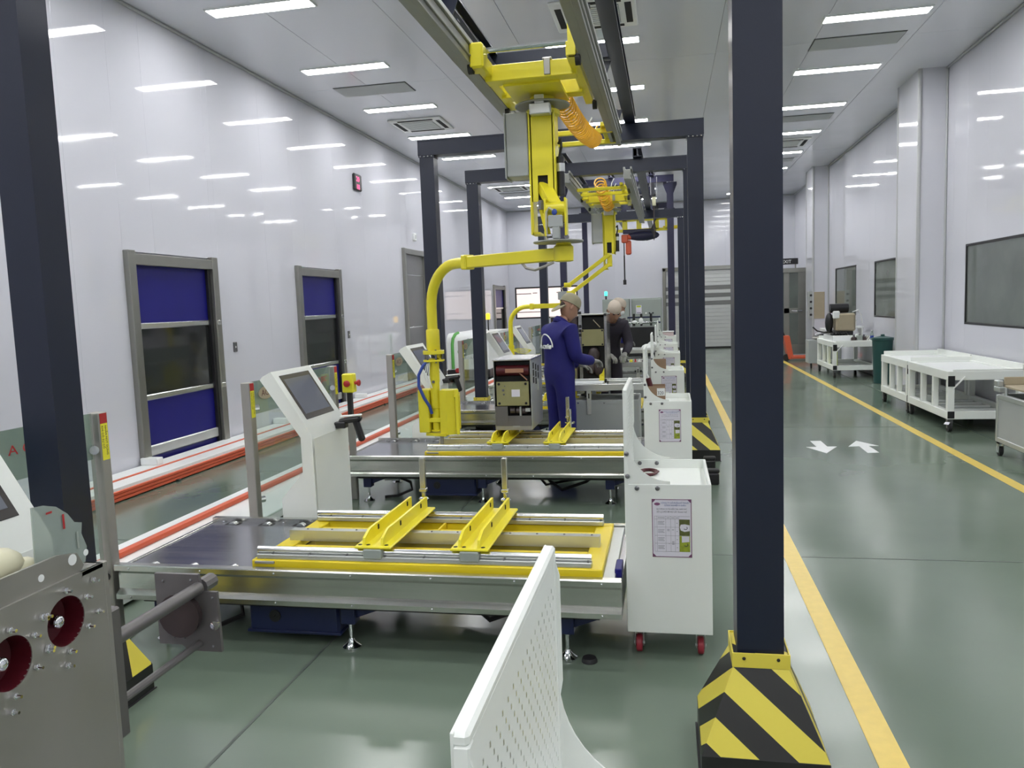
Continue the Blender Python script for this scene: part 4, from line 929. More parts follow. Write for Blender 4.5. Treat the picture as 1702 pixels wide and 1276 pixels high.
# angle with holes on the top edge
MB().prism([(.30, .648), (D - .06, .648), (D - .045, .665), (D - .06, .694), (D - .11, .705), (.30, .705)], 'x', -.012, -.006).build('top_angle', M_steel2, t)
for (yy, zz, rr) in ((.725, .685, .011), (.762, .688, .0065), (.645, .676, .007)):
    MB().lathe((-.0055, yy, zz), [(rr, 0), (rr, .0008), (0, .0008)], 14, (1, 0, 0)).build('hole', M_white2, t)
for (yy, zz) in OPEN:
    o = MB().lathe((-.004, yy, zz), [(0, -.062), (.047, -.060), (.052, .0), (.050, .0025), (.048, .002), (.046, -.04), (0, -.052)], 28, (1, 0, 0)).build('contact_opening', M_darkred, t)
    MB().cyl((-.07, yy - .006, zz), (-.012, yy - .006, zz), .013, 14).ell((-.012, yy - .006, zz), .008, .013, .013, 14, 8).build('contact_tip', M_chrome, o)
sb = MB(); bolts = []
for (yy, zz) in OPEN:
    for q in range(6):
        a = 2 * PI * q / 6 + .5; bolts.append((yy + .060 * math.cos(a), zz + .060 * math.sin(a)))
    bolts += [(yy + .075, zz + .055), (yy - .060, zz + .030), (yy + .08, zz - .012), (yy - .01, zz - .085)]
for (yy, zz) in bolts:
    MB().cyl((0, yy, zz), (.017, yy, zz), .0030, 8).lathe((0, yy, zz), [(.0058, .001), (.0058, .006), (.003, .007)], 6, (1, 0, 0)).build('stud_bolt', M_chrome, t)
# withdrawable rods and the outer plate
rp = MB().prism([(-.175, .49), (-.05, .49), (-.04, .445), (.0, .445), (.003, .285), (-.09, .285), (-.11, .30), (-.175, .30)], 'y', 1.19, 1.20).build('guide_plate', M_guide, t)
MB().cyl((-.05, D, .455), (-.05, 1.19, .455), .016, 12).cyl((-.05, 1.2, .455), (-.05, 1.25, .455), .020, 10).build('guide_rod', M_guide, t)
MB().cyl((-.06, D, .305), (-.06, 1.19, .305), .010, 10).build('guide_rod', M_guide, t)
MB().lathe((-.10, 1.19, .385), [(.0, .0), (.055, .0), (.058, .02), (.0, .02)], 20, (0, -1, 0)).build('pulley', M_brown, t)
MB().lathe((-.005, 1.19, .36), [(.010, .0), (.012, .012), (.0, .014)], 10, (0, -1, 0)).build('knob', M_chrome, t)
ss = MB()
for (a, b) in ((-.13, .32), (-.115, .335), (-.10, .32), (-.02, .30), (-.012, .43), (-.15, .47), (-.07, .475)): ss.ell((a, 1.189, b), .004, .004, .004, 8, 4)
ss.build('rivets', M_bolt, t, kind='stuff')
box('side_rail', M_guide, t, -.03, -.004, D + .014, D + .045, .26, .545, .004)
MB().cyl((-.06, .81, -.005), (.055, .81, -.005), .036, 16).build('roller', M_darkred, t)
box('base_frame', M_steel2, t, -.34, .01, 0, D, -.045, -.0, .004)
sh = MB().prism([(.62, .0), (.78, .0), (.79, .05), (.775, .10), (.78, .135), (.755, .145), (.735, .18), (.70, .215), (.66, .232), (.625, .235)], 'x', -.003, .0)
sh = sh.xf(Matrix.Translation((-1.19, .755, 1.105)) @ Matrix.Diagonal((1, .80, .62, 1))).build('plastic_sheet', M_film); tag(sh, 'clear rounded plastic sheet with red marks standing on the steel breaker truck', 'plastic sheet')
box('red_mark', M_red, sh, -1.187, -1.1865, 1.325, 1.330, 1.19, 1.22, 0); box('red_mark', M_red, sh, -1.187, -1.1865, 1.285, 1.300, 1.23, 1.234, 0)
box('clip_slot', M_grey2, sh, -1.187, -1.1865, 1.358, 1.363, 1.14, 1.175, 0)
bg = MB().ell((-1.22, 1.16, 1.155), .04, .09, .040, 12, 8).ell((-1.22, 1.07, 1.16), .05, .09, .048, 12, 8).ell((-1.225, 1.23, 1.135), .03, .06, .022, 12, 8).build('plastic_bag', M_cream); tag(bg, 'crumpled cream plastic bag on top of the steel breaker truck', 'bag')
t = thing('clamp_bolt', 'steel hexagon bolt and washers beside the cream bag', 'bolt', (-1.17, 1.15, 1.125))
MB().cyl((0, -.03, 0), (0, .03, .0), .011, 10).lathe((0, -.03, 0), [(.016, 0), (.016, .01), (0, .012)], 6, (0, -1, 0)).build('bolt_shaft', M_chrome, t)

# ------------------------------------------------------------------ lift benches between the tables
def bench(y, label, x0=-.985):
    t = thing('lift_bench', label, 'bench', (0, y, 0), 0, 'grey lift benches')
    x1 = -.29
    box('cabinet', M_greyb, t, x0 + .02, x1, 0, .55, .06, .64, .004)
    box('hem', M_greyb, t, x0 + .018, x1, -.004, .0, .60, .635, .001)
    MB().box(x0, x1 + .06, -.01, .0, .735, .80, .003).box(x0, x1 + .06, .56, .57, .735, .80, .003).box(x0, x0 + .01, 0, .56, .735, .80, .003).build('top_frame', M_aluw, t)
    box('top_board', M_greyb, t, x0 + .01, x1 + .06, 0, .56, .745, .755, .001)
    for xx in (-.80, -.42): 
        p = box('slotted_post', M_aluw, t, xx, xx + .045, -.014, -.004, .50, .735, .002); box('slot', M_dark, p, xx + .016, xx + .028, -.0155, -.0135, .66, .71, .002)
        box('post', M_aluw, t, xx, xx + .045, .54, .556, .50, .74, .002)
    MB().cyl((x0 + .15, .25, .64), (x0 + .15, .25, .745), .012, 8).lathe((x0 + .15, .25, .66), [(.05, 0), (.05, .015), (.02, .02)], 14).build('hand_wheel', M_black, t)
    MB().cyl((-.40, .15, .64), (-.40, .15, .745), .012, 8).lathe((-.40, .15, .66), [(.05, 0), (.05, .015), (.02, .02)], 14).build('hand_wheel', M_black, t)
    for xx in (x0 + .1, -.63, -.36): MB().ell((xx, -.005, .615), .012, .005, .008, 8, 5).build('bolt', M_chrome, t)
    for xx in (x0 + .06, x1 - .06): MB().cyl((xx, .08, 0.0), (xx, .08, .06), .025, 10).cyl((xx, .46, 0.0), (xx, .46, .06), .025, 10).build('foot', M_black, t)
    return t
be = bench(7.72, 'grey lift bench with an aluminium top beside the worker in blue')
dup(be, (0, 10.46, 0), 'grey lift bench in the second row, behind the gloved hand')
dup(be, (0, 13.2, 0), 'cluttered grey lift bench furthest back')
def tray(x, y, label, w=.32, d=.25):
    t = thing('white_tray', label, 'tray', (x, y, .80), 0, 'white trays on the benches')
    MB().box(0, w, 0, .006, 0, .05).box(0, w, d - .006, d, 0, .05).box(0, .006, 0, d, 0, .05).box(w - .006, w, 0, d, 0, .05).box(0, w, 0, d, 0, .006).box(-.008, w + .008, -.008, .004, .043, .05).build('tub', M_white2, t)
    return t
for y_, l_ in ((7.72, 'white tray on the bench beside the worker in blue'), (10.46, 'white tray on the second bench'), (13.2, 'white tray on the furthest bench')):
    tr = tray(-.965, y_ + .02, l_); tr.location.z = .757
box0 = thing('parts_rack', 'grey rack plate standing on the first bench beside the tray', 'rack', (-.60, 7.75, .757))
MB().box(0, .33, 0, .02, 0, .075, .003).box(0, .02, 0, .25, 0, .075, .003).build('rack_plate', M_aluw, box0)
t = thing('yellow_clamp', 'small yellow clamp block standing on the first bench', 'clamp', (-.70, 8.05, .757))
MB().box(0, .05, 0, .06, 0, .10, .006).prism([(0, .10), (.05, .10), (.05, .17), (.03, .12)], 'y', 0, .05).build('clamp_body', M_yel, t); box('jaw', M_black, t, .05, .075, .01, .05, .02, .06, .004)
t = thing('yellow_bracket', 'yellow bracket under the top of the first bench', 'bracket', (-.95, 7.9, .645))
MB().box(0, .03, 0, .05, 0, .08, .004).box(-.03, .05, 0, .05, 0, .015, .003).build('bracket_body', M_yel, t)
random.seed(3)
small = [(M_grn, 'green'), (M_black, 'black'), (M_stick, 'yellow'), (M_red, 'red'), (M_white2, 'white'), (M_brown, 'dark brown')]
for k, (m_, cn) in enumerate(small):
    xx = -.62 + .055 * k
    o = MB().box(xx, xx + .04, 10.55, 10.62, .757, .80 + .01 * (k % 3), .006).cyl((xx + .02, 10.585, .80), (xx + .02, 10.585, .83), .010, 8).build('small_part', m_)
    tag(o, 'small %s part lying on the second bench' % cn, 'part', 'small parts on the benches')

# ------------------------------------------------------------------ people
def skin_mesh(name, verts, edges, radii, m, parent, sub=2):
    me = bpy.data.meshes.new('tmp'); me.from_pydata(verts, edges, []); ob = bpy.data.objects.new('tmp', me); COL.objects.link(ob)
    sk = ob.modifiers.new('Skin', 'SKIN'); sk.use_smooth_shade = True
    for i, r in enumerate(radii):
        rx, ry = (r if isinstance(r, tuple) else (r, r)); me.skin_vertices[0].data[i].radius = (rx, ry)
    me.skin_vertices[0].data[0].use_root = True
    ss_ = ob.modifiers.new('Sub', 'SUBSURF'); ss_.levels = sub
    dg = bpy.context.evaluated_depsgraph_get(); dg.update(); nm = bpy.data.meshes.new_from_object(ob.evaluated_get(dg))
    bpy.data.objects.remove(ob); nm.name = name; nm.materials.clear(); nm.materials.append(m)
    for p in nm.polygons: p.use_smooth = True
    o = bpy.data.objects.new(name, nm); COL.objects.link(o); o.parent = parent; return o
def limb(names, P):
    return [P[n] for n in names]
def person(label, loc, rz, cloth, cap_m, P, look=(0, 0), hand_m=None, trousers=None, back_print=False, peak_back=True, mask=False):
    """figure faces local +Y ; P overrides joint positions"""
    t = thing('person', label, 'person', loc, rz)
    J = dict(pelvis=(0, 0, .93), waist=(0, .0, 1.06), chest=(0, .01, 1.24), upper=(0, .0, 1.38), neck=(0, .03, 1.455), headb=(0, .06, 1.52),
             shL=(-.165, -.005, 1.375), shR=(.165, -.005, 1.375), elL=(-.215, .0, 1.10), elR=(.215, .0, 1.10), wrL=(-.215, .12, .88), wrR=(.215, .12, .88),
             hipL=(-.085, 0, .88), hipR=(.085, 0, .88), knL=(-.095, .02, .49), knR=(.095, .02, .49), anL=(-.10, -.01, .085), anR=(.10, -.01, .085))
    J.update(P); ks = list(J)
    E = [('pelvis', 'waist'), ('waist', 'chest'), ('chest', 'upper'), ('upper', 'neck'), ('neck', 'headb'), ('upper', 'shL'), ('upper', 'shR'), ('shL', 'elL'), ('elL', 'wrL'), ('shR', 'elR'), ('elR', 'wrR'),
         ('pelvis', 'hipL'), ('pelvis', 'hipR'), ('hipL', 'knL'), ('knL', 'anL'), ('hipR', 'knR'), ('knR', 'anR')]
    Rb = dict(pelvis=.10, waist=.095, chest=.095, upper=.045, neck=.043, headb=.055, shL=.045, shR=.045, elL=.040, elR=.042, wrL=.03, wrR=.03, hipL=.08, hipR=.08, knL=.055, knR=.055, anL=.042, anR=.042)
    Rc = dict(pelvis=(.165, .13), waist=(.16, .125), chest=(.178, .14), upper=(.15, .125), neck=(.088, .085), shL=.083, shR=.083, elL=.066, elR=.066, wrL=.05, wrR=.05, hipL=.105, hipR=.105, knL=.088, knR=.088, anL=.080, anR=.080)
    body = skin_mesh('body', [J[k] for k in ks], [(ks.index(a), ks.index(b)) for a, b in E], [Rb[k] for k in ks], M_skin, t)
    kc = [k for k in ks if k != 'headb']
    Jc = dict(J); nb = Vector(J['neck']); Jc['neck'] = tuple(nb - (nb - Vector(J['upper'])).normalized() * .015)
    skin_mesh('coverall', [Jc[k] for k in kc], [(kc.index(a), kc.index(b)) for a, b in E if 'headb' not in (a, b)], [Rc[k] for k in kc], cloth, t)
    # collar
    cdir = (Vector(J['headb']) - nb).normalized()
    MB().lathe(nb - cdir * .045, [(.072, 0), (.082, .02), (.074, .055), (.066, .055), (.066, .01)], 18, cdir).build('collar', cloth, t)
    # head
    hb = Vector(J['headb']); yaw, pit = look
    Hm = Matrix.Translation(hb) @ Matrix.Rotation(yaw, 4, 'Z') @ Matrix.Rotation(pit, 4, 'X')
    h = MB(); rings = []
    prof = [(-.035, .030, .040, .030), (-.015, .046, .055, .022), (.01, .056, .072, .016), (.04, .064, .084, .010), (.075, .070, .090, .006), (.11, .073, .094, .002), (.145, .071, .092, -.002), (.175, .058, .077, -.004), (.195, .034, .045, -.004), (.203, .004, .005, -.004)]
    for z_, rx, ry, oy in prof:
        rr = []
        for k in range(24):
            a = 2 * PI * k / 24; x_, y_ = rx * math.cos(a), ry * math.sin(a) + oy
            fr_ = max(0, math.sin(a)); 
            if .035 < z_ < .09: y_ += (.012 if abs(math.cos(a)) < .2 and fr_ > 0 else 0)
            if .08 < z_ < .12 and fr_ > .75 and .15 < abs(math.cos(a)) < .6: y_ -= .008
            rr.append(h.bm.verts.new((x_, y_, z_)))
        rings.append(rr)
    h.loft(rings)
    h.prism([(.084, .052), (.113, .050), (.094, .105), (.086, .105)], 'x', -.011, .011)
    for s in (-1, 1): h.ell((s * .073, -.008, .085), .010, .018, .030, 10, 7)
    h.xf(Hm).build('head', M_skin, t, smooth=70)
    f = MB()
    for s in (-1, 1): f.ell((s * .030, .088, .100), .013, .006, .006, 10, 6)
    f.xf(Hm).build('eyes', M_ink, t)
    f = MB(); 
    for s in (-1, 1): f.box(s * .030 - .016, s * .030 + .016, .086, .094, .116, .121, .002)
    f.xf(Hm).build('eyebrows', M_hair, t)
    if mask: MB().ell((0, .062, .035), .056, .050, .046, 14, 9).xf(Hm).build('face_mask', M_white2, t)
    else: MB().ell((0, .083, .028), .022, .010, .006, 10, 6).xf(Hm).build('mouth', M_darkred, t)
    MB().lathe((0, -.004, 0), [(.050, .060), (.060, .075), (.062, .10), (.056, .12)], 22).xf(Hm @ Matrix.Translation((0, -.030, 0)) @ Matrix.Diagonal((.80, 1.02, .9, 1))).build('hair', M_hair, t)
    c = MB(); rr = []
    for z_, k_ in ((.115, 1.09), (.15, 1.08), (.18, .98), (.205, .78), (.222, .45), (.228, .03)):
        rr.append([c.bm.verts.new((.076 * k_ * math.cos(2 * PI * q / 24), .098 * k_ * math.sin(2 * PI * q / 24) - .002, z_)) for q in range(24)])
    c.loft(rr)
    cp_ = c.xf(Hm).build('cap', cap_m, t, smooth=60)
    sg_ = -1 if peak_back else 1
    pts = [(.074 * math.cos(a), sg_ * (.070 + .125 * math.sin(a))) for a in [PI * k / 12 for k in range(13)]]
    MB().prism(pts, 'z', 0, .008).xf(Hm @ Matrix.Translation((0, sg_ * .03, .130)) @ Matrix.Rotation(sg_ * -.95, 4, 'X')).build('cap_peak', cap_m, cp_)
    # hands with five fingers
    for s, e, wv, nm in ((-1, 'elL', 'wrL', 'left'), (1, 'elR', 'wrR', 'right')):
        wr = Vector(J[wv]); d = (wr - Vector(J[e])).normalized(); 
        side = d.cross(Vector((0, 0, 1))); side = side.normalized() if side.length > .2 else Vector((1, 0, 0)); dn = side.cross(d).normalized()
        if dn.z > 0: dn = -dn
        V = [tuple(wr - d * .03), tuple(wr + d * .035), tuple(wr + d * .075)]; Ed = [(0, 1), (1, 2)]; Rr = [.032, (.036, .022), (.038, .020)]
        for q, (off, ln) in enumerate(((-.030, .062), (-.010, .074), (.010, .070), (.029, .056))):
            b_ = wr + d * .072 + side * off; i0 = len(V)
            V += [tuple(b_), tuple(b_ + d * ln * .5 + dn * .008), tuple(b_ + d * ln * .85 + dn * .030), tuple(b_ + d * ln * .95 + dn * .055)]
            Ed += [(2, i0), (i0, i0 + 1), (i0 + 1, i0 + 2), (i0 + 2, i0 + 3)]; Rr += [.0105, .0098, .009, .008]
        b_ = wr + d * .03 - side * s * .030; i0 = len(V)
        V += [tuple(b_), tuple(b_ + d * .03 - side * s * .022 + dn * .012), tuple(b_ + d * .060 - side * s * .020 + dn * .030)]
        Ed += [(1, i0), (i0, i0 + 1), (i0 + 1, i0 + 2)]; Rr += [.013, .0115, .009]
        skin_mesh('glove' if hand_m else 'hand', V, Ed, Rr, hand_m or M_skin, t)
    for s, k in ((-1, 'anL'), (1, 'anR')):
        a = Vector(J[k]); MB().prism([(a.y - .085, 0), (a.y + .185, 0), (a.y + .19, .035), (a.y + .10, .075), (a.y + .03, .11), (a.y - .075, .11), (a.y - .09, .04)], 'x', a.x - .045, a.x + .045).build('shoe', M_shoe, t)
    if back_print:
        yb = J['chest'][1]
        def onback(x_, z_): return (x_, -.150 + abs(x_) * abs(x_) * 2.0, z_)
        pts = [onback(.10 * math.cos(a), 1.20 + .12 * math.sin(a)) for a in [PI * k / 16 for k in range(17)]]
        MB().tube(pts, .0065, 5).build('printed_arc', M_white2, t)
        text('lettering', 'Á CHÂU', .052, M_white2, t, (-.085, -.153, 1.185), (1, 0, 0), (0, 0, 1), .006)
    return t
person('worker in navy coveralls and backwards khaki cap, seen from behind, reaching with a gloved hand', (-1.02, 7.40, 0), math.radians(-50), M_cover, M_cap,
       dict(chest=(0, -.01, 1.25), upper=(0, .005, 1.375), neck=(.0, .045, 1.435), headb=(.0, .085, 1.485), shR=(.17, .02, 1.36), elR=(.20, .06, 1.09), wrR=(.10, .32, 1.045), shL=(-.165, .02, 1.36), elL=(-.205, .06, 1.08), wrL=(-.10, .30, 1.0)),
       look=(-.08, -.50), hand_m=M_glove, back_print=True)
person('worker in dark clothes and a beige cap bending behind the tall switchgear cabinet', (-.76, 10.14, 0), math.radians(200), M_cover2, M_cap2,
       dict(chest=(0, .08, 1.22), upper=(0, .16, 1.33), neck=(0, .22, 1.38), headb=(0, .27, 1.41), shL=(-.17, .15, 1.31), shR=(.17, .15, 1.31), elL=(-.22, .20, 1.05), elR=(.22, .20, 1.05), wrL=(-.10, .40, .95), wrR=(.10, .40, .95)), look=(0, -.6), hand_m=M_glove)
person('worker in navy coveralls, cap and white face mask behind the bending worker', (-.90, 11.3, 0), math.radians(-80), M_cover, M_cap2,
       dict(chest=(0, .04, 1.22), upper=(0, .09, 1.34), neck=(0, .14, 1.40), headb=(0, .18, 1.435), shL=(-.17, .08, 1.32), shR=(.17, .08, 1.32), elR=(.22, .08, 1.10), wrR=(.14, .30, 1.05), elL=(-.22, .08, 1.10), wrL=(-.14, .30, 1.05)), look=(0, -.35), hand_m=M_glove, mask=True)

# ------------------------------------------------------------------ shuttle vehicle on the left aisle
t = thing('shuttle_vehicle', 'white and green automated shuttle vehicle with rounded nose on the left aisle', 'vehicle', (-4.18, 16.2, 0))
prof = [(0, .28), (0, .84), (.03, .95), (.10, 1.02), (.22, 1.05), (2.4, 1.05), (2.5, .98), (2.5, .28)]
MB().prism(prof, 'x', -.46, .46).build('body', M_white2, t, smooth=50)
prof2 = [(.10 + a * .0, b) for a, b in prof]
g = MB(); 
for q in range(1): g.tube([(-.335, -.006, .30), (-.335, -.006, .82), (-.32, .02, .95), (-.29, .09, 1.025), (-.25, .2, 1.056)], .035, 8)
g.build('green_stripe', M_grn, t)
MB().lathe((-.15, 0, .66), [(.0, .0), (.075, .0), (.075, .006), (0, .006)], 24, (0, -1, 0)).build('green_disc', M_grn, t)
text('lettering', 'GAMMA', .09, M_inkg, t, (-.02, -.004, .88), (1, 0, 0), (0, 0, 1), .002)
text('lettering', 'ACS', .13, M_red, t, (-.02, -.004, .66), (1, 0, 0), (0, 0, 1), .002, sx=1.2)
text('lettering', 'DAALE', .08, M_inkg, t, (-.02, -.004, .50), (1, 0, 0), (0, 0, 1), .002)
MB().tube([(.3, .3 + .2 * math.cos(q), 1.052) for q in ()] or [(.465, .9 + .22 * math.cos(q), .82 + .16 * math.sin(q)) for q in [PI * k / 10 for k in range(11)]], .03, 6).build('red_emblem', M_red, t)
MB().box(-.47, .47, -.03, 2.4, .10, .28, .02).build('chassis', M_black, t)
for xx in (-.38, .38):
    for yy in (.3, 2.0): MB().cyl((xx - .05, yy, .10), (xx + .05, yy, .10), .10, 16).build('wheel', M_rubber, t)
MB().lathe((-.22, -.03, .27), [(.03, 0), (.03, .03), (.05, .035), (.05, .06), (0, .07)], 12, (0, -1, 0)).build('stop_button', M_red, t)
MB().cyl((.10, 1.6, 1.05), (.10, 1.6, 1.30), .015, 8).build('mast', M_black, t); MB().cyl((.10, 1.6, 1.30), (.10, 1.6, 1.42), .05, 12).ell((.10, 1.6, 1.42), .05, .05, .03, 12, 6).build('beacon', M_leda, t)

# ------------------------------------------------------------------ grey cabinets and test rig at the back
def cab(x0, x1, y, h, label, d=.5):
    t = thing('control_cabinet', label, 'cabinet', (0, y, 0))
    box('body', M_grey2, t, x0, x1, 0, d, .1, h, .006); box('door', M_grey2, t, x0 + .02, x1 - .02, -.014, 0, .14, h - .03, .006); box('plinth', M_black, t, x0 + .01, x1 - .01, .01, d - .01, 0, .1, .003)
    MB().box(x0 + .04, x0 + .07, -.03, -.014, h * .5, h * .5 + .14, .005).build('handle', M_chrome, t)
    return t
c1 = cab(-1.50, -.88, 18.6, 1.66, 'grey control cabinet with a green signal lamp on top, left of two'); c2 = cab(-.84, -.13, 18.75, 1.66, 'grey control cabinet with a white notice, right of two')
box('notice', M_paper, c2, -.73, -.60, -.016, -.014, 1.30, 1.50, 0); box('notice_print', M_inkg, c2, -.715, -.615, -.0175, -.016, 1.315, 1.33, 0); box('notice_print', M_lime, c2, -.715, -.615, -.0175, -.016, 1.45, 1.49, 0)
for k in range(3): MB().lathe((-.50 + .08 * k, -.014, 1.31), [(.02, 0), (.02, .02), (0, .022)], 10, (0, -1, 0)).build('pilot_light', M_white2 if k == 0 else M_black, c2)
t = thing('signal_lamp', 'green lit signal lamp on a black stem above the left grey cabinet', 'lamp', (-1.42, 18.7, 1.66)); MB().cyl((0, 0, 0), (0, 0, .09), .02, 8).build('stem', M_black, t); MB().cyl((0, 0, .09), (0, 0, .17), .035, 12).ell((0, 0, .17), .035, .035, .02, 10, 5).build('lens', M_ledg, t)
t = thing('test_rig', 'dark test rig with glossy rods in front of the right grey cabinet', 'machine', (-.36, 17.6, 0))
box('base', M_black, t, -.52, .12, 0, .5, 0, 1.02, .01); 
for z_ in (1.10, 1.22): MB().box(-.52, .2, .05, .12, z_, z_ + .035, .004).build('rail', M_sblue, t)
MB().cyl((-.5, .0, 1.12), (.15, .0, 1.12), .02, 10).build('rod', M_chrome, t)
for xx in (-.40, -.24, -.03): MB().box(xx, xx + .05, .0, .1, 1.05, 1.32, .008).build('bracket', M_black, t)
MB().ell((-.22, -.02, 1.16), .05, .04, .07, 10, 7).ell((-.36, -.02, 1.14), .06, .03, .035, 10, 7).build('fixture', M_white2, t)

# ------------------------------------------------------------------ wall fittings
t = thing('wall_clock', 'small black digital wall clock with red figures high on the left wall', 'clock', (XL, 12.98, 3.79))
box('case', M_black, t, 0.0, .05, -.16, .16, -.14, .14, .02)
text('digits', '20', .12, M_ledr, t, (.0505, -.10, .01), (0, 1, 0), (0, 0, 1), .001, sx=1.2); text('digits', '18', .12, M_ledr, t, (.0505, -.10, -.12), (0, 1, 0), (0, 0, 1), .001, sx=1.2)
for yy, l_ in ((8.78, 'small dark switch plate on the left wall right of the nearest blue door'), (12.3, 'small dark switch plate right of the second blue door')):
    o = thing('wall_switch', l_, 'switch', (XL, yy, 1.22)); box('plate', M_bolt, o, 0, .012, -.04, .04, -.06, .06, .004); box('rocker', M_white2, o, .012, .016, -.012, .012, -.012, .012, .002)
o = thing('wall_box', 'narrow white box high on the left wall above the grey door', 'box', (XL, 16.0, 3.1)); box('cover', M_white2, o, 0, .05, -.06, .06, -.08, .08, .01); box('face', M_greyb, o, .05, .052, -.03, .03, -.04, .04, 0)
for (y0, z0, y1, z1, l_) in ((17.3, .0, 19.2, 2.5, 'pale flush panel on the left wall behind the second portal column'),):
    o = box('flush_panel', M_wall, None, XL - .0, XL + .012, y0, y1, z0, z1, .004); tag(o, l_, 'panel'); box('panel_strip', M_gasket, o, XL + .012, XL + .014, y0, y1, 1.3, 1.32, 0)
t = thing('distribution_box', 'brown fronted distribution box on the right wall beside the far windows', 'box', (3.45, 20.9, 1.0))
box('case', M_greyb, t, 0, .08, -.20, .05, 0, .68, .006); box('door', M_tan, t, .08, .36, -.21, -.20, .0, .66, .004); 
for k in range(4): MB().cyl((.04, -.205, .1 + .16 * k), (.04, -.20, .1 + .16 * k), .03, 10).build('gland', M_black, t)
for k, yy in enumerate((14.05, 13.72)):
    o = thing('wall_vent', 'louvred metal vent box at the foot of the right wall, %s' % ('far one of two' if k == 0 else 'near one of two'), 'vent', (XR, yy, .60)); box('case', M_white2, o, -.10, 0, -.15, .15, 0, .34, .01)
    for q in range(6): box('louvre', M_black, o, -.106, -.10, -.10, .10, .05 + .04 * q, .072 + .04 * q, .002)

# ------------------------------------------------------------------ white carts on the right
def cart(y0, y1, label, depth=.78, x=3.06, tag_=False):
    t = thing('white_cart', label, 'cart', (x, y0, 0), 0, 'white profile carts')
    L_, H = y1 - y0, .66
    def p(nm, *a): return box(nm, M_white, t, *a, .004)
    for xx in (0, depth - .07):
        for yy in (0, L_ - .07): p('post', xx, xx + .07, yy, yy + .07, .16, H)
    for yy in (L_ * .33, L_ * .62): p('upright', 0, .06, yy, yy + .06, .22, H - .06)
    for z0, z1 in ((.15, .24), (H - .07, H + .03)):
        p('rail', -.004, .066, -.003, L_ + .003, z0, z1); p('rail', depth - .066, depth + .004, -.003, L_ + .003, z0, z1)
        p('rail', .06, depth - .06, -.004, .05, z0, z1); p('rail', .06, depth - .06, L_ - .05, L_ + .004, z0, z1)
    box('top_board', M_white2, t, .02, depth - .02, .02, L_ - .02, H + .0, H + .012, .002)
    box('shelf', M_greyb, t, .02, depth - .02, .02, L_ - .02, .18, .19, .002)
    for q in range(5): box('shelf_bar', M_white2, t, .1, depth - .1, .12 + q * L_ / 5.5, .16 + q * L_ / 5.5, .19, .215, .003)
    p('back_lip', depth - .03, depth, 0, L_, H + .02, H + .10); p('end_lip', .03, depth, L_ - .03, L_, H + .02, H + .08); p('end_lip', .05, depth, 0, .025, H + .02, H + .05)
    MB().bar((.055, -.004, H - .16), (.17, -.004, H - .03), .012, .03, .002, up=(0, -1, 0)).build('corner_brace', M_white2, t)
    box('corner_plate', M_black, t, -.002, .07, -.007, -.003, H - .14, H - .02, .002); box('corner_plate', M_black, t, -.002, .07, -.007, -.003, .16, .24, .002)
    for xx in (.04, depth - .04):
        for yy in (.05, L_ - .05):
            c = MB().cyl((xx - .018, yy + .02, .055), (xx + .018, yy + .02, .055), .055, 14).build('caster_wheel', M_rubber, t); MB().box(xx - .03, xx + .03, yy - .02, yy + .04, .10, .15, .004).box(xx - .026, xx - .020, yy - .01, yy + .04, .04, .11).box(xx + .020, xx + .026, yy - .01, yy + .04, .04, .11).build('fork', M_bolt, c)
    if tag_: MB().bar((.0, -.01, .12), (-.03, -.05, .10), .05, .003, .0).build('paper_tag', M_paper, t)
    return t
cart(9.52, 11.02, 'empty white profile cart nearest the viewer on the right, a paper tag at its caster', tag_=True)
cart(11.06, 12.33, 'empty white profile cart pushed end to end behind the nearest one')
cart(15.78, 17.4, 'loaded white profile cart further back on the right, parts piled on its top')
# load of the far cart
HX, HY, HZ = 3.06, 15.78, .672
t = thing('white_tub', 'low white tub with black formed inserts on the loaded cart', 'tub', (HX, HY, HZ)); MB().box(.05, .38, .35, .36, 0, .12, .004).box(.05, .38, 1.2, 1.21, 0, .12, .004).box(.05, .06, .35, 1.2, 0, .12, .004).box(.37, .38, .35, 1.2, 0, .12, .004).box(.05, .38, .35, 1.2, 0, .01).build('tub', M_white2, t)
t = thing('black_insert', 'scalloped black insert lying in the white tub', 'insert', (HX, HY, HZ + .01))
for k in range(6): MB().ell((.09 + .05 * k, .55, .13), .035, .12, .04, 10, 6).build('pocket', M_black, t)
box('base', M_black, t, .07, .36, .40, 1.1, .005, .11, .01)
t = thing('breaker_block', 'beige breaker block with black coil ends standing on the loaded cart', 'breaker', (HX + .28, HY + .55, HZ + .14)); box('block', M_tan, t, -.12, .24, 0, .3, .05, .40, .03)
MB().cyl((-.20, .2, .50), (.14, .2, .50), .09, 16).build('coil', M_black, t); MB().ell((-.22, .15, .22), .08, .1, .2, 12, 8).build('coil', M_black, t); box('foil', M_white2, t, -.18, -.05, -.01, .05, .30, .45, .02); box('support', M_black, t, -.1, .2, 0.02, .28, -.03, .06, .01)
MB().tube([(.2, .1, .42), (.3, .1, .46), (.36, .1, .36), (.38, .1, .20)], .012, 6).build('wire', M_white2, t)
MB().tube([(-.5, .3, .14), (-.42, .28, .06), (-.3, .25, .03), (-.15, .2, .04)], .016, 6).build('cable', M_rubber, t)
t = thing('white_shelf', 'small white raised shelf board on the loaded cart', 'shelf', (HX + .30, HY + .75, HZ)); box('board', M_white2, t, 0, .42, 0, .4, .24, .27, .003); box('leg', M_white2, t, .02, .04, .02, .38, 0, .24, .002); box('leg', M_white2, t, .38, .40, .02, .38, 0, .24, .002)
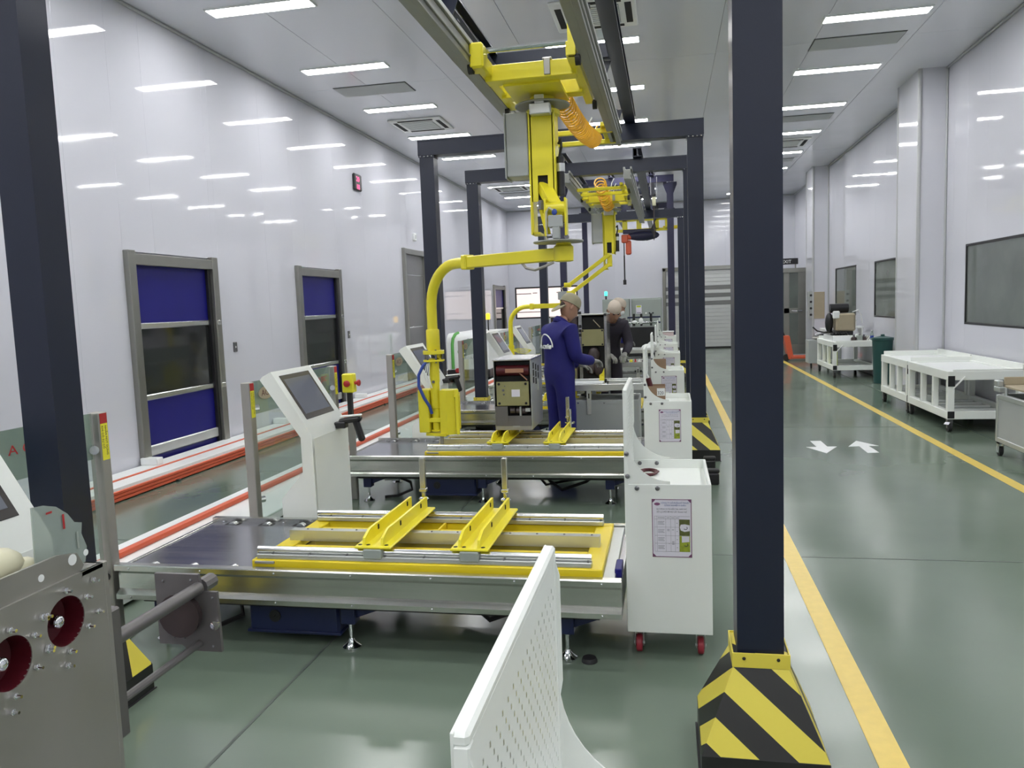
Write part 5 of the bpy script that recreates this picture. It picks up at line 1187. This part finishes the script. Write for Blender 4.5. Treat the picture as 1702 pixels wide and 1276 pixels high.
t = thing('white_box', 'small white perforated box on the raised shelf of the loaded cart', 'box', (HX + .42, HY + .85, HZ + .27)); box('carton', M_white2, t, 0, .18, 0, .2, 0, .12, .006); box('lid', M_white2, t, -.01, .19, -.01, .21, .12, .14, .004)
t = thing('red_bowl', 'dark red bowl on the loaded cart in front of the beige block', 'bowl', (HX + .36, HY + .76, HZ + .27)); MB().lathe((0, 0, 0), [(.04, 0), (.08, .06), (.085, .08), (.075, .08), (.036, .012)], 16).build('shell', M_darkred, t)
for k, (xx, m_, l_) in enumerate(((.40, M_brown, 'dark round casting on the loaded cart, left of three'), (.50, M_grey2, 'square grey casting on the loaded cart, middle of three'), (.58, M_brown, 'brown casting on the loaded cart, right of three'))):
    t = thing('casting', l_, 'casting', (HX + xx, HY + .16, HZ + .0)); 
    (MB().box(-.05, .05, -.05, .05, .002, .13, .012) if k == 1 else MB().lathe((0, 0, 0), [(.03, .002), (.05, .03), (.05, .08), (.03, .10)], 12)).build('casting_body', m_, t); MB().cyl((0, 0, .09), (0, 0, .14), .02, 8).build('spigot', M_bolt, t)
for k in range(4):
    t = MB().cyl((HX + .60 + .045 * k, HY + .3, HZ + .02), (HX + .66 + .045 * k, HY + .34, HZ + .10), .012, 8).build('steel_pin', M_steel2); tag(t, 'steel pin leaning on the loaded cart, %s from the left' % ORD[k], 'pin', 'steel pins on the loaded cart')
t = thing('water_bottle', 'clear drinking bottle with blue label at the right end of the loaded cart', 'bottle', (HX + .70, HY + .06, HZ + .0)); MB().lathe((0, 0, 0), [(.03, .0), (.032, .02), (.032, .15), (.014, .19), (.014, .21)], 14).build('shell', M_film, t); MB().lathe((0, 0, 0), [(.033, .07), (.033, .12)], 14).build('label', M_cyan, t); MB().cyl((0, 0, .205), (0, 0, .225), .016, 10).build('cap', M_white2, t)
for k, yy in enumerate((.25, .95)):
    o = MB().box(HX + .12, HX + .13, HY + yy, HY + yy + .3, .22, .52, .002).build('lime_sheet', M_lime); tag(o, 'lime yellow sheet standing on the lower shelf of the loaded cart, %s' % ('near one' if k == 0 else 'far one'), 'sheet'); box('holder', M_black, o, HX + .10, HX + .15, HY + yy, HY + yy + .3, .192, .23, .003)
t = thing('teal_bin', 'dark teal waste bin between the carts and the right wall', 'bin', (3.70, 14.85, 0)); MB().lathe((0, 0, 0), [(.14, .004), (.17, .75), (.18, .76), (.18, .80), (0, .84)], 20).build('tub', M_teal, t); box('lid_knob', M_teal, t, -.03, .03, -.03, .03, .82, .86, .006)
# grey cart at the right edge
t = thing('grey_cart', 'grey sided aluminium cart at the right edge of the picture', 'cart', (3.08, 6.9, 0))
L_ = 1.36
box('side_panel', M_greyb, t, .01, .02, .03, L_ - .03, .16, .56, .002); box('end_panel', M_greyb, t, .03, .70, L_ - .02, L_ - .01, .16, .56, .002)
box('end_panel', M_greyb, t, .03, .70, .01, .02, .16, .56, .002); box('side_panel', M_greyb, t, .70, .71, .03, L_ - .03, .16, .56, .002)
for xx in (0, .68):
    for yy in (0, L_ - .045): box('post', M_aluw, t, xx, xx + .045, yy, yy + .045, .13, .58, .004)
    for z_ in (.13, .545): box('rail', M_aluw, t, xx, xx + .045, .045, L_ - .045, z_, z_ + .045, .004)
    for yy in (.06, L_ - .10):
        c = MB().cyl((xx + .005, yy + .03, .045), (xx + .035, yy + .03, .045), .045, 14).build('caster_wheel', M_rubber, t); MB().box(xx - .004, xx + .002, yy, yy + .05, .03, .13).box(xx + .038, xx + .044, yy, yy + .05, .03, .13).box(xx - .004, xx + .044, yy, yy + .06, .115, .13).build('fork', M_alu, c)
for z_ in (.13, .545): box('rail', M_aluw, t, .045, .68, 0, .045, z_, z_ + .045, .004); box('rail', M_aluw, t, .045, .68, L_ - .045, L_, z_, z_ + .045, .004)
MB().box(-.03, .03, L_ - .16, L_ - .02, .62, .665, .005).box(-.03, .02, L_ - .12, L_ - .02, .665, .73, .012).build('corner_clamp', M_aluw, t)
MB().prism([(.03, 0.05), (.70, .05), (.70, L_), (.10, L_), (.03, L_ - .1)], 'z', .66, .675).build('tan_top', M_tan, t)
box('tan_lip', M_tan, t, .06, .68, L_ - .03, L_ - .01, .675, .75, .004); MB().cyl((.35, .6, .58), (.35, .6, .66), .10, 16).cyl((.03, L_ - .15, .56), (.03, L_ - .15, .66), .018, 8).cyl((.65, .2, .58), (.65, .2, .66), .03, 8).build('pedestal', M_aluw, t)
t = thing('dark_motor', 'dark brown box shaped motor standing on the grey cart at the right edge', 'motor', (3.30, 7.55, .675)); box('housing', M_brown, t, 0, .2, 0, .25, .0, .26, .01); MB().cyl((-.03, .12, .17), (.0, .12, .17), .02, 8).build('shaft', M_bolt, t); box('base', M_bolt, t, -.02, .22, -.02, .27, 0, .02, .002)

# ------------------------------------------------------------------ pallet jack and grey trolley near the far door
t = thing('pallet_jack', 'orange pallet jack parked by the glazed door at the far right', 'pallet jack', (2.86, 20.05, 0))
for xx in (0, .0): pass
box('fork', M_orange, t, .05, .95, 0, .14, .06, .12, .01); box('fork', M_orange, t, .05, .95, .34, .48, .06, .12, .01)
MB().prism([(.02, .05), (.14, .05), (.04, .62), (-.10, .62)], 'y', .05, .43).build('upright', M_orange, t)
box('logo_strip', M_black, t, -.01, .0, .1, .2, .3, .5, .002)
MB().cyl((-.05, .24, .6), (-.30, .24, 1.15), .02, 8).build('handle', M_black, t); MB().cyl((-.02, .14, .085), (-.02, .34, .085), .085, 14).build('steer_wheel', M_rubber, t)
for yy in (.03, .37): MB().cyl((.85, yy, .04), (.85, yy + .08, .04), .04, 10).build('roller', M_rubber, t)
t = thing('grey_trolley', 'grey metal trolley with steel fittings behind the loaded cart', 'trolley', (3.02, 17.9, 0))
box('cabinet', M_greyb, t, .30, .62, 0, .5, .12, .72, .006); MB().box(-.05, .25, .0, .4, .12, .62, .006).build('drawer_case', M_greyb, t)
MB().cyl((.1, .1, .70), (.45, .1, .82), .05, 10).ell((.5, .1, .82), .1, .08, .07, 10, 6).build('casting', M_bolt, t); MB().ell((.2, .1, .66), .16, .1, .05, 10, 6).build('casting', M_steel2, t)
for xx in (.0, .35, .58):
    MB().cyl((xx, .08, .05), (xx + .03, .08, .05), .05, 12).box(xx, xx + .03, .06, .10, .05, .13).build('caster_wheel', M_rubber, t)
t = thing('floor_vent', 'white louvred floor unit by the right wall near the glazed door', 'vent', (3.55, 19.4, 0)); box('case', M_white2, t, 0, .30, 0, .5, .0, .80, .01)
for q in range(2): box('opening', M_black, t, .04 + .13 * q, .13 + .13 * q, -.004, 0, .55, .70, .004)
t = thing('floor_cover', 'small round black floor cover beside the levelling foot of the near table', 'cover', (-.37, 3.38, 0)); MB().lathe((0, 0, 0), [(.0, .02), (.03, .02), (.034, .012), (.036, .001)], 18).build('cap', M_black, t)
for k, (yy, l_) in enumerate(((7.40, 'black rubber floor stop beside the second portal guard, near one'), (6.85, 'black rubber floor stop nearest the viewer beside the lane line'))):
    t = thing('floor_stop', l_, 'stop', (.36, yy, 0)); MB().box(-.05, .05, 0, .12, 0, .10, .01).build('block', M_black, t); MB().box(-.055, .055, .02, .10, .10, .13, .008).build('cap', M_rubber, t)
